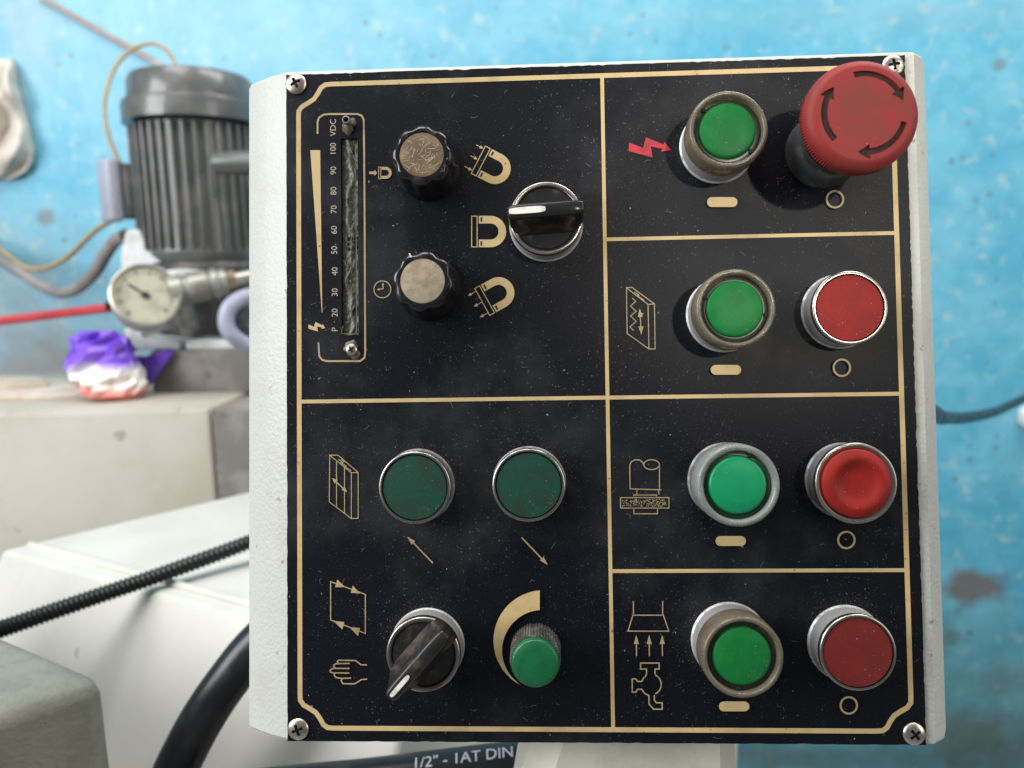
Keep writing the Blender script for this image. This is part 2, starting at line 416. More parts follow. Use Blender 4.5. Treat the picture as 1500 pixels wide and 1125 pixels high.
for s, zx, zy in (('P', 145, 948), ('20', 145, 878), ('30', 145, 793), ('40', 145, 705), ('50', 143, 617), ('60', 142, 533), ('70', 141, 447), ('80', 140, 370), ('90', 139, 285), ('100', 138, 195), ('VDC', 138, 105)):
    x, y = z((zx, zy))[0]
    me = text_mesh(s, 3.55 * MM)
    o = sub('scale_text', me, M['scale_print'], plate, x, y, 0.12, math.pi / 2); o['label'] = 'gold scale marking ' + s

def xf(px, py, ang, s=1.0):
    """template px (x right, y down, about 0,0) -> plate mm; ang turns clockwise in the picture"""
    ca, sa = math.cos(ang), math.sin(ang)
    return lambda *pts: [PP(px + s * (x * ca - y * sa), py + s * (x * sa + y * ca)) for x, y in pts]
def arrow(T, tip, tail, w, hl, hwid, bm, both=False):
    tx, ty = tip; ax, ay = tail; d = math.hypot(tx - ax, ty - ay); ux, uy = (tx - ax) / d, (ty - ay) / d
    s = (tx - ux * hl * .8, ty - uy * hl * .8); e = (ax + ux * hl * .8, ay + uy * hl * .8) if both else tail
    stroke(T(e, s), w, bm=bm)
    fill(T(tip, (tx - ux * hl - uy * hwid, ty - uy * hl + ux * hwid), (tx - ux * hl + uy * hwid, ty - uy * hl - ux * hwid)), bm)
    if both: fill(T(tail, (ax + ux * hl - uy * hwid, ay + uy * hl + ux * hwid), (ax + ux * hl + uy * hwid, ay + uy * hl - ux * hwid)), bm)
def magnet(T, bm, arrows=0, k=1.0, lw=.36):
    """bar left, U open to the left; bar centre at 0,0, bar 45 px long"""
    stroke(T((-4, -22.5), (4, -22.5), (4, 22.5), (-4, 22.5)), lw * k, True, bm)
    out = [(8.5, -10.8), (8.5, -11), (15, -11)]
    cx, cy, ro, ri = 23.5, 0, 23.0, 11.8
    o = [(6.5, -23)] + [(cx + ro * math.cos(a), cy + ro * math.sin(a)) for a in (R_(-90 + 12 * i) for i in range(16))] + [(6.5, 23), (6.5, 11.8)]
    i_ = [(cx + ri * math.cos(a), cy + ri * math.sin(a)) for a in (R_(90 - 12 * i) for i in range(16))]
    fill(T(*(o + i_ + [(6.5, -11.8)])), bm)
    if arrows:
        for y in (-18, 0, 18):
            if arrows > 0: arrow(T, (-5, y), (-17, y), .3, 5.5, 2.6, bm)
            else: arrow(T, (-18, y), (-5, y), .3, 5.5, 2.6, bm)
def magnet_poles(T):
    bm = bmesh.new()
    for s in (-1, 1): stroke(T((10.2, s * 14.2), (10.2, s * 20.8)), .75, bm=bm)
    return bm
for nm, px, py, ang, ar in (('magnet_symbol', 704.3, 236.0, R_(27.3), 1), ('magnet_symbol', 695.0, 339.3, 0, 0), ('magnet_symbol', 710.0, 440.5, R_(-29), -1)):
    T = xf(px, py, ang); bm = bmesh.new(); magnet(T, bm, ar); emit(nm, bm, M['gold'])
    emit('magnet_pole_mark', magnet_poles(T), M['dark'])
T = xf(556.5, 253.5, 0, .38); bm = bmesh.new(); magnet(T, bm, 0, .8)
fill(T((-10, 0), (-20, -11), (-22, -5), (-40, -5), (-40, 5), (-22, 5), (-20, 11)), bm); emit('magnet_symbol', bm, M['gold_dim'])
# timer clock
T = zm(400, 330, 3); bm = bmesh.new()
stroke(T(*[(481 + 37 * math.cos(a), 282 + 37 * math.sin(a)) for a in (R_(10 * i) for i in range(36))]), .42, True, bm)
arrow(T, (456, 284), (484, 279), .4, 12, 6, bm); arrow(T, (484, 252), (484, 281), .4, 12, 6, bm)
emit('timer_symbol', bm, M['gold_dim'])
# table symbols
T = zm(400, 580, 3); bm = bmesh.new(); lw = .36
for pts, cl in ((((250, 260), (345, 337), (345, 538), (248, 465)), 1), (((345, 337), (375, 336), (375, 537), (345, 538)), 0), (((250, 260), (286, 260), (375, 336)), 0),
                (((280, 284), (280, 489)), 0), (((315, 312), (315, 515)), 0), (((288, 278), (308, 292), (300, 294), (322, 308), (316, 311), (345, 328)), 0), (((300, 278), (318, 290)), 0)):
    stroke(T(*pts), lw, bool(cl), bm)
arrow(T, (260, 360), (327, 422), .5, 25, 10, bm, True)
emit('cross_feed_symbol', bm, M['gold_dim'])
T = zm(870, 330, 2.885); bm = bmesh.new()
for pts, cl in ((((137, 265), (228, 335), (232, 523), (140, 458)), 1), (((228, 335), (255, 333), (258, 523), (232, 523)), 0), (((137, 265), (160, 263), (255, 333)), 0),
                (((162, 308), (176, 322), (154, 342), (178, 364), (154, 384), (178, 406), (152, 430), (168, 446)), 0), (((170, 282), (190, 296), (182, 298), (212, 318)), 0)):
    stroke(T(*pts), lw, bool(cl), bm)
arrow(T, (193, 352), (200, 464), .45, 36, 11, bm, True)
emit('table_feed_symbol', bm, M['gold_dim'])
# diagonal arrows
T = zm(540, 640, 4.84)
bm = bmesh.new(); arrow(T, (275, 705), (457, 893), .55, 62, 18, bm); emit('arrow_symbol', bm, M['gold_dim'])
bm = bmesh.new(); arrow(T, (1270, 906), (1085, 712), .55, 62, 18, bm); emit('arrow_symbol', bm, M['gold_dim'])
# cycle, hand
T = zm(440, 840, 5.357); bm = bmesh.new()
stroke(T((240, 62), (512, 162), (512, 468), (240, 362)), .42, True, bm)
for t in (((293, 45), (352, 105), (275, 105)), ((414, 92), (472, 155), (398, 150)), ((262, 370), (348, 378), (332, 438)), ((390, 420), (470, 425), (455, 490))): fill(T(*t), bm)
emit('cycle_symbol', bm, M['gold_dim'])
bm = bmesh.new()
for s in (((525, 714), (480, 714), (435, 680), (302, 678), (292, 688), (300, 697)), ((390, 703), (282, 705), (264, 716), (264, 728), (278, 738)),
          ((388, 742), (255, 742), (236, 756), (238, 770), (256, 777), (386, 778)), ((272, 780), (268, 794), (284, 814), (330, 820), (400, 817)),
          ((330, 824), (322, 838), (338, 862), (430, 862), (485, 828), (527, 826))): stroke(T(*s), .5, False, bm)
emit('hand_symbol', bm, M['gold_dim'])
# spindle
T = zm(870, 580, 2.885); bm = bmesh.new(); lw = .4
for pts, cl in ((((209, 290), (205, 280), (192, 270), (175, 269), (158, 277), (151, 292), (152, 392), (284, 396)), 0), ([(243 + 33 * math.cos(a), 290 + 21 * math.sin(a)) for a in (R_(20 * i) for i in range(18))], 1),
                (((276, 296), (276, 392)), 0), (((181, 396), (181, 415)), 0), (((273, 396), (273, 415)), 0), (((168, 424), (168, 418), (264, 418), (264, 424)), 0),
                (((112, 429), (316, 429), (316, 473), (112, 473)), 1), (((168, 477), (168, 497), (268, 497), (268, 477)), 0)):
    stroke(T(*pts), lw, bool(cl), bm)
rnd = random.Random(3)
for i in range(150):
    cx, cy = rnd.uniform(120, 308), rnd.uniform(435, 466); s = rnd.uniform(2, 4.5); a = rnd.uniform(0, 6)
    fill(T(*[(cx + s * math.cos(a + q), cy + s * math.sin(a + q)) for q in (0, 2.1, 4.2)]), bm)
emit('grinding_wheel_symbol', bm, M['gold_dim'])
# suction and coolant
T = zm(870, 820, 2.885); bm = bmesh.new()
for pts, cl in ((((165, 170), (165, 228)), 0), (((288, 170), (288, 228)), 0), (((163, 230), (291, 230), (314, 297), (142, 297)), 1)): stroke(T(*pts), lw, bool(cl), bm)
for x in (177, 231, 286): arrow(T, (x, 313), (x + 1, 402), .45, 38, 11, bm)
emit('suction_symbol', bm, M['gold_dim'])
bm = bmesh.new()
arc = [(238 + 44 * math.cos(a), 521 + 44 * math.sin(a)) for a in (R_(-65 + 10 * i) for i in range(14))]
for pts in (((214, 490), (220, 478), (220, 456), (195, 456), (195, 431), (273, 431), (273, 456), (256, 456), (256, 478)), arc,
            ((210, 490), (200, 508), (182, 508), (176, 498), (160, 498), (160, 553), (176, 553), (182, 541), (200, 541), (212, 558), (230, 568), (231, 604), (250, 625), (286, 625), (286, 598), (262, 598), (253, 588), (253, 566))): stroke(T(*pts), .5, False, bm)
emit('coolant_tap_symbol', bm, M['gold_dim'])
# I / O marks
for px, py in ((1056.7, 297.5), (1062, 542), (1069, 791.5), (1074, 1032.5)):
    T = xf(px, py, 0); a = [(15 + 7.2 * math.cos(t), 7.2 * math.sin(t)) for t in (R_(-90 + 18 * i) for i in range(11))]
    emit('on_mark', fill(T(*(a + [(-x, -y) for x, y in a]))), M['gold'])
for px, py in ((1221, 293.5), (1231, 539), (1237.5, 790), (1241, 1031)):
    T = xf(px, py, 0)
    emit('off_mark', stroke(T(*[(12 * math.cos(t), 12 * math.sin(t)) for t in (R_(10 * i) for i in range(36))]), .75, True), M['gold_dim'])
# speed crescent
T = zm(540, 850, 4.84)
def circ3(a, b, c):
    ax, ay = a; bx, by = b; cx, cy = c; d = 2 * (ax * (by - cy) + bx * (cy - ay) + cx * (ay - by))
    ux = ((ax * ax + ay * ay) * (by - cy) + (bx * bx + by * by) * (cy - ay) + (cx * cx + cy * cy) * (ay - by)) / d
    uy = ((ax * ax + ay * ay) * (cx - bx) + (bx * bx + by * by) * (ax - cx) + (cx * cx + cy * cy) * (bx - ax)) / d
    return ux, uy, math.hypot(ax - ux, ay - uy)
def arcp(a, b, c, n=22):
    ux, uy, r = circ3(a, b, c); t0 = math.atan2(a[1] - uy, a[0] - ux); t1 = math.atan2(c[1] - uy, c[0] - ux)
    if t1 > t0: t1 -= 2 * math.pi
    return [(ux + r * math.cos(t0 + (t1 - t0) * i / n), uy + r * math.sin(t0 + (t1 - t0) * i / n)) for i in range(n + 1)]
emit('speed_crescent', fill(T(*(arcp((1213, 65), (887, 410), (1075, 732)) + arcp((1213, 203), (952, 440), (1078, 730))[::-1][1:]))), M['gold'])

# ------------------------------------------------------------------ devices
def cap_flecks(o, rad, zz, n, seed):
    g = random.Random(seed); bm = bmesh.new()
    for i in range(n):
        r_ = rad * math.sqrt(g.random()); a_ = g.uniform(0, 6.28)
        if i % 3 == 0: a_ = g.gauss(-.7, .35); r_ = rad * g.uniform(.75, 1)
        s_ = .06 + .2 * g.random() ** 4; st = g.uniform(.35, 1); an = g.uniform(0, 3.1)
        vs = []
        for k in range(4):
            t = k * 1.57 + g.uniform(-.4, .4); u_, v_ = s_ * math.cos(t), s_ * st * math.sin(t)
            vs.append(bm.verts.new((r_ * math.cos(a_) + u_ * math.cos(an) - v_ * math.sin(an), r_ * math.sin(a_) + u_ * math.sin(an) + v_ * math.cos(an), zz(r_) + .04 + g.uniform(0, .05))))
        bm.faces.new(vs)
    f_ = sub('cap_dust', finish(bm, scale=MM, smooth=False), M['fleck'], o); f_['kind'] = 'stuff'
def dev(px, py, h):
    return PP(px, py, h)
def flush_button(px, py, h, capm, label, cap_r=12.85, collar='zinc', dish=False, ring='chrome', rr=14.4):
    x, y = dev(px, py, h)
    prof_c = [(14.9, 0), (14.9, .6), (14.3, 1.2), (14.3, h - 2.4)]
    o = part('push_button', finish(lathe(prof_c, 72), scale=MM), M[collar], box, x, y, 0); o['label'] = label
    sub('bezel', finish(lathe([(rr - .1, h - 2.5), (rr + .05, h - 1.0), (rr - .2, h - .25), (rr - .65, h), (rr - 1.2, h - .05), (cap_r + .25, h - .5), (cap_r + .2, h - 3)], 72), scale=MM, angle=60), M[ring], o)
    if dish:
        f = lambda r, a: h + .2 + 1.9 * math.exp(-((r - 9.6) / 3.1) ** 2) - .0
    else:
        f = lambda r, a: h - .55 + .25 * (1 - (r / cap_r) ** 2)
    cap_flecks(o, cap_r - .6, lambda r: f(r, 0), 70, int(px))
    sub('cap', finish(polar(f, cap_r - .25, 28, 80, skirt=[(cap_r, f(cap_r, 0) - .35), (cap_r, h - 3.5)]), scale=MM, angle=50), M[capm], o)
    return o
flush_button(607.2, 714.4, 9.5, 'green_flush', 'dark green flush button with chipped scratched cap', 12.75, 'zinc_dark')
flush_button(774.3, 710.9, 9.5, 'green_flush', 'dark green flush button with smooth cap', 12.75, 'zinc_dark')
flush_button(1245.6, 450.7, 12, 'red_cap', 'bright red flush button in a bright collar')
flush_button(1254.5, 707.9, 13.5, 'red_cap', 'red button with dished domed cap in dark chrome ring', 13.0, 'zinc_dark', True, 'chrome', 15.4)
flush_button(1257.3, 956.2, 12.5, 'red_cap_dark', 'dull dark red flush button in a pale collar', 13.05)

def lamp_button(px, py, h, lens, guard, label, notch, collar='zinc', gr=15.2):
    x, y = dev(px, py, h)
    hc = h * .48
    o = part('push_button', finish(lathe([(15.2, 0), (15.2, .6), (14.6, 1.2), (14.6, hc)], 72), scale=MM), M[collar], box, x, y, 0); o['label'] = label
    sub('guard_ring', finish(lathe([(14.2, hc - .3), (gr - .1, hc), (gr, hc + 2.0), (gr - .15, h - 1.4), (gr - .6, h - .4), (gr - 1.2, h), (gr - 1.9, h - .2), (13.0, h - .7), (12.85, h - 5.5), (13.4, hc - .3), (14.2, hc - .3)], 72), scale=MM, angle=60), M[guard], o)
    lr = 10.75
    cap_flecks(o, lr - 1.4, lambda r: h - 1.1 - .2 * (r / 9.5) ** 2, 60, int(py))
    sub('lens', finish(lathe([(12.3, h - 6.5), (lr + .35, h - 5.6), (lr, h - 2.2), (lr - .35, h - 1.6), (lr - 1.1, h - 1.3), (6, h - 1.15), (.01, h - 1.1)], 72, cap_hi=False), scale=MM, angle=60), [M[lens]], o)
    sub('lens_rim', finish(lathe([(12.95, h - 3.4), (12.3, h - 3.0), (lr + .12, h - 3.0), (lr + .12, h - 5.8)], 72), scale=MM), M['lens_edge'] if guard == 'guard_clear' else M['lens_deep'], o)
    for a in notch:
        bm = box_bm(12.0 * math.cos(a), 12.0 * math.sin(a), h - 2.6, 1.6, 1.6, .9, .15, 1); 
        sub('lens_tab', finish(bm, scale=MM), M['dark'], o)
    return o
lamp_button(1067.4, 188.5, 20, 'lens', 'guard', 'green lamp button in smoky guard beside the emergency stop', (R_(137), R_(-42)), 'zinc')
lamp_button(1078.3, 451.3, 20, 'lens', 'guard', 'green lamp button in a brown tinted guard and speckled collar', (R_(158), R_(-12)), 'zinc')
lamp_button(1082.3, 711.2, 21, 'lens_emerald', 'guard_clear', 'emerald green lamp button in a clear frosted guard', (R_(65),), 'zinc_dark', 15.6)
lamp_button(1088.8, 963.5, 21.5, 'lens', 'guard', 'green lamp button in brown guard above a pale collar', (R_(68), R_(-97)), 'zinc')

# emergency stop
x, y = dev(1258.5, 172.6, 36)
es_ = part('emergency_stop', finish(lathe([(15, 0), (15, 1), (14.6, 1.6), (14.6, 9), (13.6, 10.5), (12.2, 10.8), (12.2, 15)], 72), scale=MM), M['estop_base'], box, x, y, 0)
es_['label'] = 'large red emergency stop mushroom with three turn arrows'
sub('neck', finish(lathe([(11.6, 10), (11.6, 22), (13.5, 27.5), (17.5, 31.5)], 72), scale=MM, angle=60), M['red_cap'], es_)
arcs = ((103, 16), (221, 138), (-15.4, -101))
def in_arrow(r, a):
    d = math.degrees(a) % 360
    for t, h in arcs:
        u = (t - d) % 360; Lh = (t - h) % 360
        if u > Lh: continue
        if u < Lh - 17:
            if abs(r - 13.9) < 1.0: return True
        else:
            if abs(r - 13.9) < 2.5 * (Lh - u) / 17: return True
    return False
def estop_z(r, a):
    zz = 41.4 - .9 * (r / 16.5) ** 2
    if in_arrow(r, a): zz -= 1.1
    return zz
bm = polar(estop_z, 16.8, 84, 480, lambda r, a: 1 if in_arrow(r, a) else 0,
           skirt=[(17.8, 40.0), (18.7, 39.3), (19.4, 38.4), (19.85, 37.2), (20.0, 36.0), (19.7, 34.9)])
bm.verts.ensure_lookup_table()
# ribbed lower edge
rib = [bm.verts.new(((19.75 + (.22 if i % 4 < 2 else -.18)) * math.cos(2 * math.pi * i / 480), (19.75 + (.22 if i % 4 < 2 else -.18)) * math.sin(2 * math.pi * i / 480), zz)) for zz in (34.6, 32.4) for i in range(480)]
last = [v for v in bm.verts if abs(v.co.z - 34.9) < 1e-4 and v not in rib][:480]
for i in range(480):
    j = (i + 1) % 480
    bm.faces.new((last[i], last[j], rib[j], rib[i])); bm.faces.new((rib[i], rib[j], rib[480 + j], rib[480 + i]))
lo = [bm.verts.new((17.2 * math.cos(2 * math.pi * i / 480), 17.2 * math.sin(2 * math.pi * i / 480), 31.2)) for i in range(480)]
for i in range(480): bm.faces.new((rib[480 + i], rib[480 + (i + 1) % 480], lo[(i + 1) % 480], lo[i]))
sub('mushroom_cap', finish(bm, scale=MM, angle=40), [M['estop'], M['estop_recess']], es_)

# fluted knobs
def fluted(px, py, disc, label, ph, notch=None):
    h = 18.0; x, y = dev(px, py, h)
    def rf(a, z):
        k = min(1, max(0, (z - 2.0) / 7.0)) * (0 if z in (18.0, 17.5) else .4 if z == 18.1 else 1); c = .5 + .5 * math.cos(8 * (a + ph))
        return 1 - .085 * k * (1 - c) ** 1.6
    pr = [(13.3, 0), (13.45, .8), (13.2, 2.0), (12.9, 4), (12.6, 7), (12.4, 11), (12.25, 15), (12.0, 16.6), (11.3, 17.6), (10.0, 18.1), (8.9, 18.0), (8.8, 17.5)]
    o = part('rotary_knob', finish(lathe(pr, 160, rfun=rf), scale=MM, angle=50), M['bakelite'], box, x, y, 0); o['label'] = label
    sub('knob_disc', finish(lathe([(8.75, 17.2), (8.7, 17.75), (8.3, 17.85), (.01, 17.9)], 64), scale=MM), M[disc], o)
    if notch is not None:
        bm = box_bm(0, 0, 0, 2.4, .5, .5)
        k = sub('pointer_line', finish(bm, scale=MM), M['white_mark'], o, 10.7 * math.cos(notch), 10.7 * math.sin(notch), 17.75, notch)
    return o
first_knob = fluted(617.5, 226.2, 'knob_disc', 'black fluted knob with scratched brass disc', R_(3))
fluted(618.7, 411.3, 'knob_disc_dull', 'black fluted knob with dull brown disc', R_(10), R_(115))
bm = bmesh.new(); qq = random.Random(4)
for i in range(70):
    r_ = 7.6 * math.sqrt(qq.random()); a_ = qq.uniform(0, 6.28); cx_, cy_ = r_ * math.cos(a_), r_ * math.sin(a_); t_ = qq.choice((.9, .9, 2.3, .3)) + qq.gauss(0, .5); L_ = qq.uniform(.8, 3.2)
    pts_ = [(cx_ + L_ * k * math.cos(t_ + .25 * k), cy_ + L_ * k * math.sin(t_ + .25 * k)) for k in (-.5, 0, .5)]
    if max(math.hypot(*p_) for p_ in pts_) < 8.4: stroke(pts_, qq.uniform(.10, .30), bm=bm)
zmin = min(v.co.z for v in bm.verts)
for v in bm.verts: v.co.z = 17.92 + (v.co.z - zmin) * .15
sub('disc_scratches', finish(bm, scale=MM, smooth=False), M['scratch'], first_knob)['kind'] = 'stuff'
# selectors
def selector(px, py, label, ang, mat_, hl, lens_mark, tipin=0.0):
    h = 12.2; x, y = dev(px, py, h)
    o = part('selector_switch', finish(lathe([(15, 0), (15, .6), (14.5, 1.2), (14.5, 9.2)], 72), scale=MM), M['zinc'], box, x, y, 0); o['label'] = label
    sub('bezel', finish(lathe([(14.4, 9.1), (14.55, 11.2), (14.3, 12.0), (13.8, 12.25), (12.7, 12.1), (12.4, 11.6), (12.35, 9.5)], 72), scale=MM, angle=55), M['chrome'], o)
    sub('dial', finish(lathe([(12.3, 9.5), (12.3, 11.2), (11.9, 11.5), (.01, 11.5)], 64), scale=MM), M[mat_], o)
    sec = []
    for z, a, b in ((11.4, hl * .9, 6.4), (13.5, hl * .95, 5.2), (16, hl, 4.0), (19, hl, 3.3), (22.5, hl, 2.95), (24.6, hl - .1, 2.8), (25.5, hl - .5, 2.45), (25.9, hl - 1.1, 1.9)):
        sec.append((z, 0, 0, a, b))
    bm = loft(sec, 96, 6)
    hd = sub('handle', finish(bm, scale=MM, angle=50), M[mat_], o, 0, 0, 0, ang)
    a0, a1, wd = lens_mark
    bm = loft([(0, 0, 0, (a1 - a0) / 2, wd), (.25, 0, 0, (a1 - a0) / 2, wd)], 40, 4)
    mk = link('pointer_mark', finish(bm, scale=MM), M['white_mark'], o, rot=(0, 0, ang))
    mk.location = Vector(((a0 + a1) / 2 * math.cos(ang), (a0 + a1) / 2 * math.sin(ang), 25.85)) * MM
    return o
selector(800, 319, 'black selector switch with wide white pointer mark, turned level', R_(183), 'black_plastic', 14.6, (0.2, 14.0, 1.25))
selector(619.6, 959.0, 'dusty black selector switch turned towards the hand symbol', R_(228), 'dusty_plastic', 16.2, (4.6, 14.8, .85))

# speed knob
x, y = dev(783.8, 972.5, 19)
def kn(a, z): return 1 + .022 * (1 if int(a / (2 * math.pi) * 104) % 2 else -1)
o = part('speed_knob', finish(lathe([(9.9, 0), (9.7, 4), (9.55, 14.5), (9.1, 15.3)], 208, rfun=kn), scale=MM, angle=25), M['knurl'], box, x, y, 0)
o['label'] = 'small knurled speed knob with green end cap'
sub('cap', finish(lathe([(9.0, 14.8), (9.15, 17.6), (8.85, 18.6), (8.2, 19.05), (5, 19.3), (.01, 19.4)], 64), scale=MM, angle=60), M['green_knob'], o)

# corner screws
def screw_bm(r0, hgt, ang, slot=True):
    def f(r, a):
        zz = hgt * math.sqrt(max(0, 1 - (r / r0) ** 2 * .93))
        xx, yy = r * math.cos(a - ang), r * math.sin(a - ang)
        L, w = r0 * .52, r0 * .125
        if (abs(xx) < L and abs(yy) < w) or (abs(yy) < L and abs(xx) < w): zz = min(zz, hgt * .98) - hgt * .55
        return zz
    return polar(f, r0, 30, 120, lambda r, a: 1 if ((abs(r * math.cos(a - ang)) < r0 * .52 and abs(r * math.sin(a - ang)) < r0 * .125) or (abs(r * math.sin(a - ang)) < r0 * .52 and abs(r * math.cos(a - ang)) < r0 * .125)) else 0, skirt=[(r0, 0)])
for px, py, a in ((433, 122, R_(28)), (1309, 95, R_(8)), (1340, 1076, R_(40)), (436, 1069, R_(20))):
    x, y = PP(px, py, 1)
    part('corner_screw', finish(screw_bm(4.35, 1.9, a), scale=MM, angle=50), [M['screw'], M['dark']], box, x, y, 0.02)
# meter: broken window with two studs
cx, cy = (sx0 + sx1) / 2, (sy0 + sy1) / 2; wx, wy = sx1 - sx0, sy1 - sy0
nx, ny = 14, 130; bm = bmesh.new(); rm = random.Random(11); vs = []
for j in range(ny + 1):
    row = []
    for i in range(nx + 1):
        u = i / nx; t = j / ny
        ridge = math.exp(-((u - .52 - .16 * math.sin(t * 17) - .1 * math.sin(t * 41)) / .16) ** 2)
        zz = -1.5 + .9 * ridge * (.5 + .5 * math.sin(t * 23 + 1) ** 2) + rm.uniform(-.22, .22)
        if .43 < t < .5 and u > .3: zz += -1.2 + rm.uniform(0, 1.6)
        if u > .94: zz += .9
        row.append(bm.verts.new(((u - .5) * (wx - .15), (t - .5) * (wy - .15), min(zz, -.25))))
    vs.append(row)
for j in range(ny):
    for i in range(nx): bm.faces.new((vs[j][i], vs[j][i + 1], vs[j + 1][i + 1], vs[j + 1][i]))
bd = [e for e in bm.edges if e.is_boundary]
r = bmesh.ops.extrude_edge_only(bm, edges=bd)
for v in r['geom']:
    if isinstance(v, bmesh.types.BMVert): v.co.z = -5
mw = part('meter_window', finish(bm, scale=MM, angle=60), M['olive'], box, cx, cy, 0); mw['label'] = 'broken olive green meter window strip with torn plastic'
for i in range(22):
    t = rm.uniform(-.47, .47); L = rm.uniform(1.2, 4.5); w = rm.uniform(.25, .9); a = math.pi / 2 + rm.uniform(-.5, .5)
    bm = prism([(-L / 2, -w / 2 * rm.random()), (L * .2, -w / 2), (L / 2, w * rm.uniform(-.5, .5)), (0, w / 2), (-L * .4, w * .3)], -.15, .2)
    sub('torn_shard', finish(bm, scale=MM, smooth=False), M['shard'], mw, rm.uniform(-.32, .38) * wx, t * wy, -.7 + rm.uniform(0, .5), a)
bm = stroke([(-wx / 2 + 1.2, -wy / 2 + 3.5), (-wx / 2 + .5, -wy / 2 + 2.0), (-wx / 2 + .6, -wy / 2 + .5), (0, -wy / 2 + .15), (wx / 2 - .6, -wy / 2 + .3), (wx / 2 - .3, -wy / 2 + 3), (wx / 2 - .25, wy * .2), (wx / 2 - .35, wy * .46)], .4)
sub('window_edge', finish(bm, scale=MM), M['shard'], mw, 0, 0, .05)
x, y = PP(507, 181, 1)
def crumb(r0, h0, seed, hole=0):
    q = random.Random(seed); ph = [q.uniform(0, 6) for _ in range(4)]
    def rf(a, z): return 1 + .22 * math.sin(2 * a + ph[0]) + .12 * math.sin(3 * a + ph[1]) + .08 * math.sin(7 * a + ph[2])
    p = [(r0 * 1.3, 0), (r0 * 1.15, h0 * .3), (r0 * .8, h0 * .75), (r0 * .45, h0)]
    return lathe(p + ([(r0 * .3, h0), (r0 * .28, h0 * .3), (.01, h0 * .3)] if hole else [(.01, h0 * 1.05)]), 40, rfun=rf)
sub_o = part('meter_stud', finish(crumb(2.3, 2.2, 2, 0), scale=MM), M['shard'], box, x + .9, y - .8, 0)
sub('stud_tube', finish(lathe([(1.7, 0), (1.6, 4.2), (1.1, 4.3), (1.05, 1)], 30, cap_lo=False), scale=MM), M['zinc_dark'], sub_o, -.2, 1.3, 0)
x, y = PP(514.7, 512, 1)
sub_o = part('meter_stud', finish(crumb(2.6, 1.2, 5), scale=MM), M['shard'], box, x, y, 0)
sub('stud_screw', finish(screw_bm(2.4, 1.2, R_(30)), scale=MM), [M['screw'], M['dark']], sub_o, 0, 0, 1.0)

# dust flecks lying on the plate
bm = bmesh.new(); q = random.Random(21)
cent = [dev(*a) for a in ((607, 714, 9), (774, 711, 9), (1245, 451, 12), (1254, 708, 13), (1257, 956, 12), (1067, 188, 20), (1078, 451, 20), (1082, 711, 21), (1089, 963, 21), (617, 226, 18), (618, 411, 18), (800, 319, 12), (620, 959, 12))]
def fleckv(x, y, s, z):
    k = q.randint(3, 5); a0 = q.uniform(0, 6); st = q.uniform(.4, 1); an = q.uniform(0, 3.14)
    pts = []
    for i in range(k):
        a = a0 + 2 * math.pi * i / k; u, v = s * math.cos(a) * q.uniform(.7, 1.2), s * st * math.sin(a) * q.uniform(.7, 1.2)
        pts.append(bm.verts.new((x + u * math.cos(an) - v * math.sin(an), y + u * math.sin(an) + v * math.cos(an), z + q.uniform(0, .12))))
    bm.faces.new(pts)
for i in range(17000):
    x, y = q.uniform(xl + 1, xr - 1), q.uniform(yb + 1, yt - 1)
    if mnoise.noise(Vector((x * .035, y * .035, 4.2))) + .5 * mnoise.noise(Vector((x * .12, y * .12, 1))) < q.uniform(-.55, .45): continue
    if sx0 - .5 < x < sx1 + .5 and sy0 - .5 < y < sy1 + .5: continue
    s = .05 + .09 * q.random() ** 3
    if i % 60 == 0: s = q.uniform(.2, .36)
    if i % 700 == 0: s = q.uniform(.45, .7)
    fleckv(x, y, s, .32)
for i in range(170):      # short fibres
    x, y = q.uniform(xl + 2, xr - 2), q.uniform(yb + 2, yt - 2); a = q.uniform(0, 3.14); L_ = q.uniform(.5, 1.7); b_ = q.gauss(0, .35); w = .035
    if sx0 - 3 < x < sx1 + 3 and sy0 - 3 < y < sy1 + 3: continue
    p_ = [(x - L_ * math.cos(a - b_), y - L_ * math.sin(a - b_)), (x, y), (x + L_ * math.cos(a + b_), y + L_ * math.sin(a + b_))]
    e_ = [(-math.sin(a) * w, math.cos(a) * w)] * 3
    A_ = [bm.verts.new((p[0] + e[0], p[1] + e[1], .34)) for p, e in zip(p_, e_)]; B_ = [bm.verts.new((p[0] - e[0], p[1] - e[1], .34)) for p, e in zip(p_, e_)]
    for k in (0, 1): bm.faces.new((A_[k], B_[k], B_[k + 1], A_[k + 1]))
fl = sub('dust_flecks', finish(bm, scale=MM, smooth=False), M['fleck'], plate); fl['kind'] = 'stuff'
bm = bmesh.new()
for cx_, cy_ in cent:
    a1 = q.uniform(.6, 2.6)
    for i in range(420):
        a = q.gauss(a1, .9) if i % 3 else q.uniform(0, 2 * math.pi); r = 15.2 + abs(q.gauss(0, 2.0 if i % 2 else 5))
        fleckv(cx_ + r * math.cos(a), cy_ + r * math.sin(a), .06 + .14 * q.random() ** 2, .32)
fl = sub('grime_flecks', finish(bm, scale=MM, smooth=False), M['grime'], plate); fl['kind'] = 'stuff'

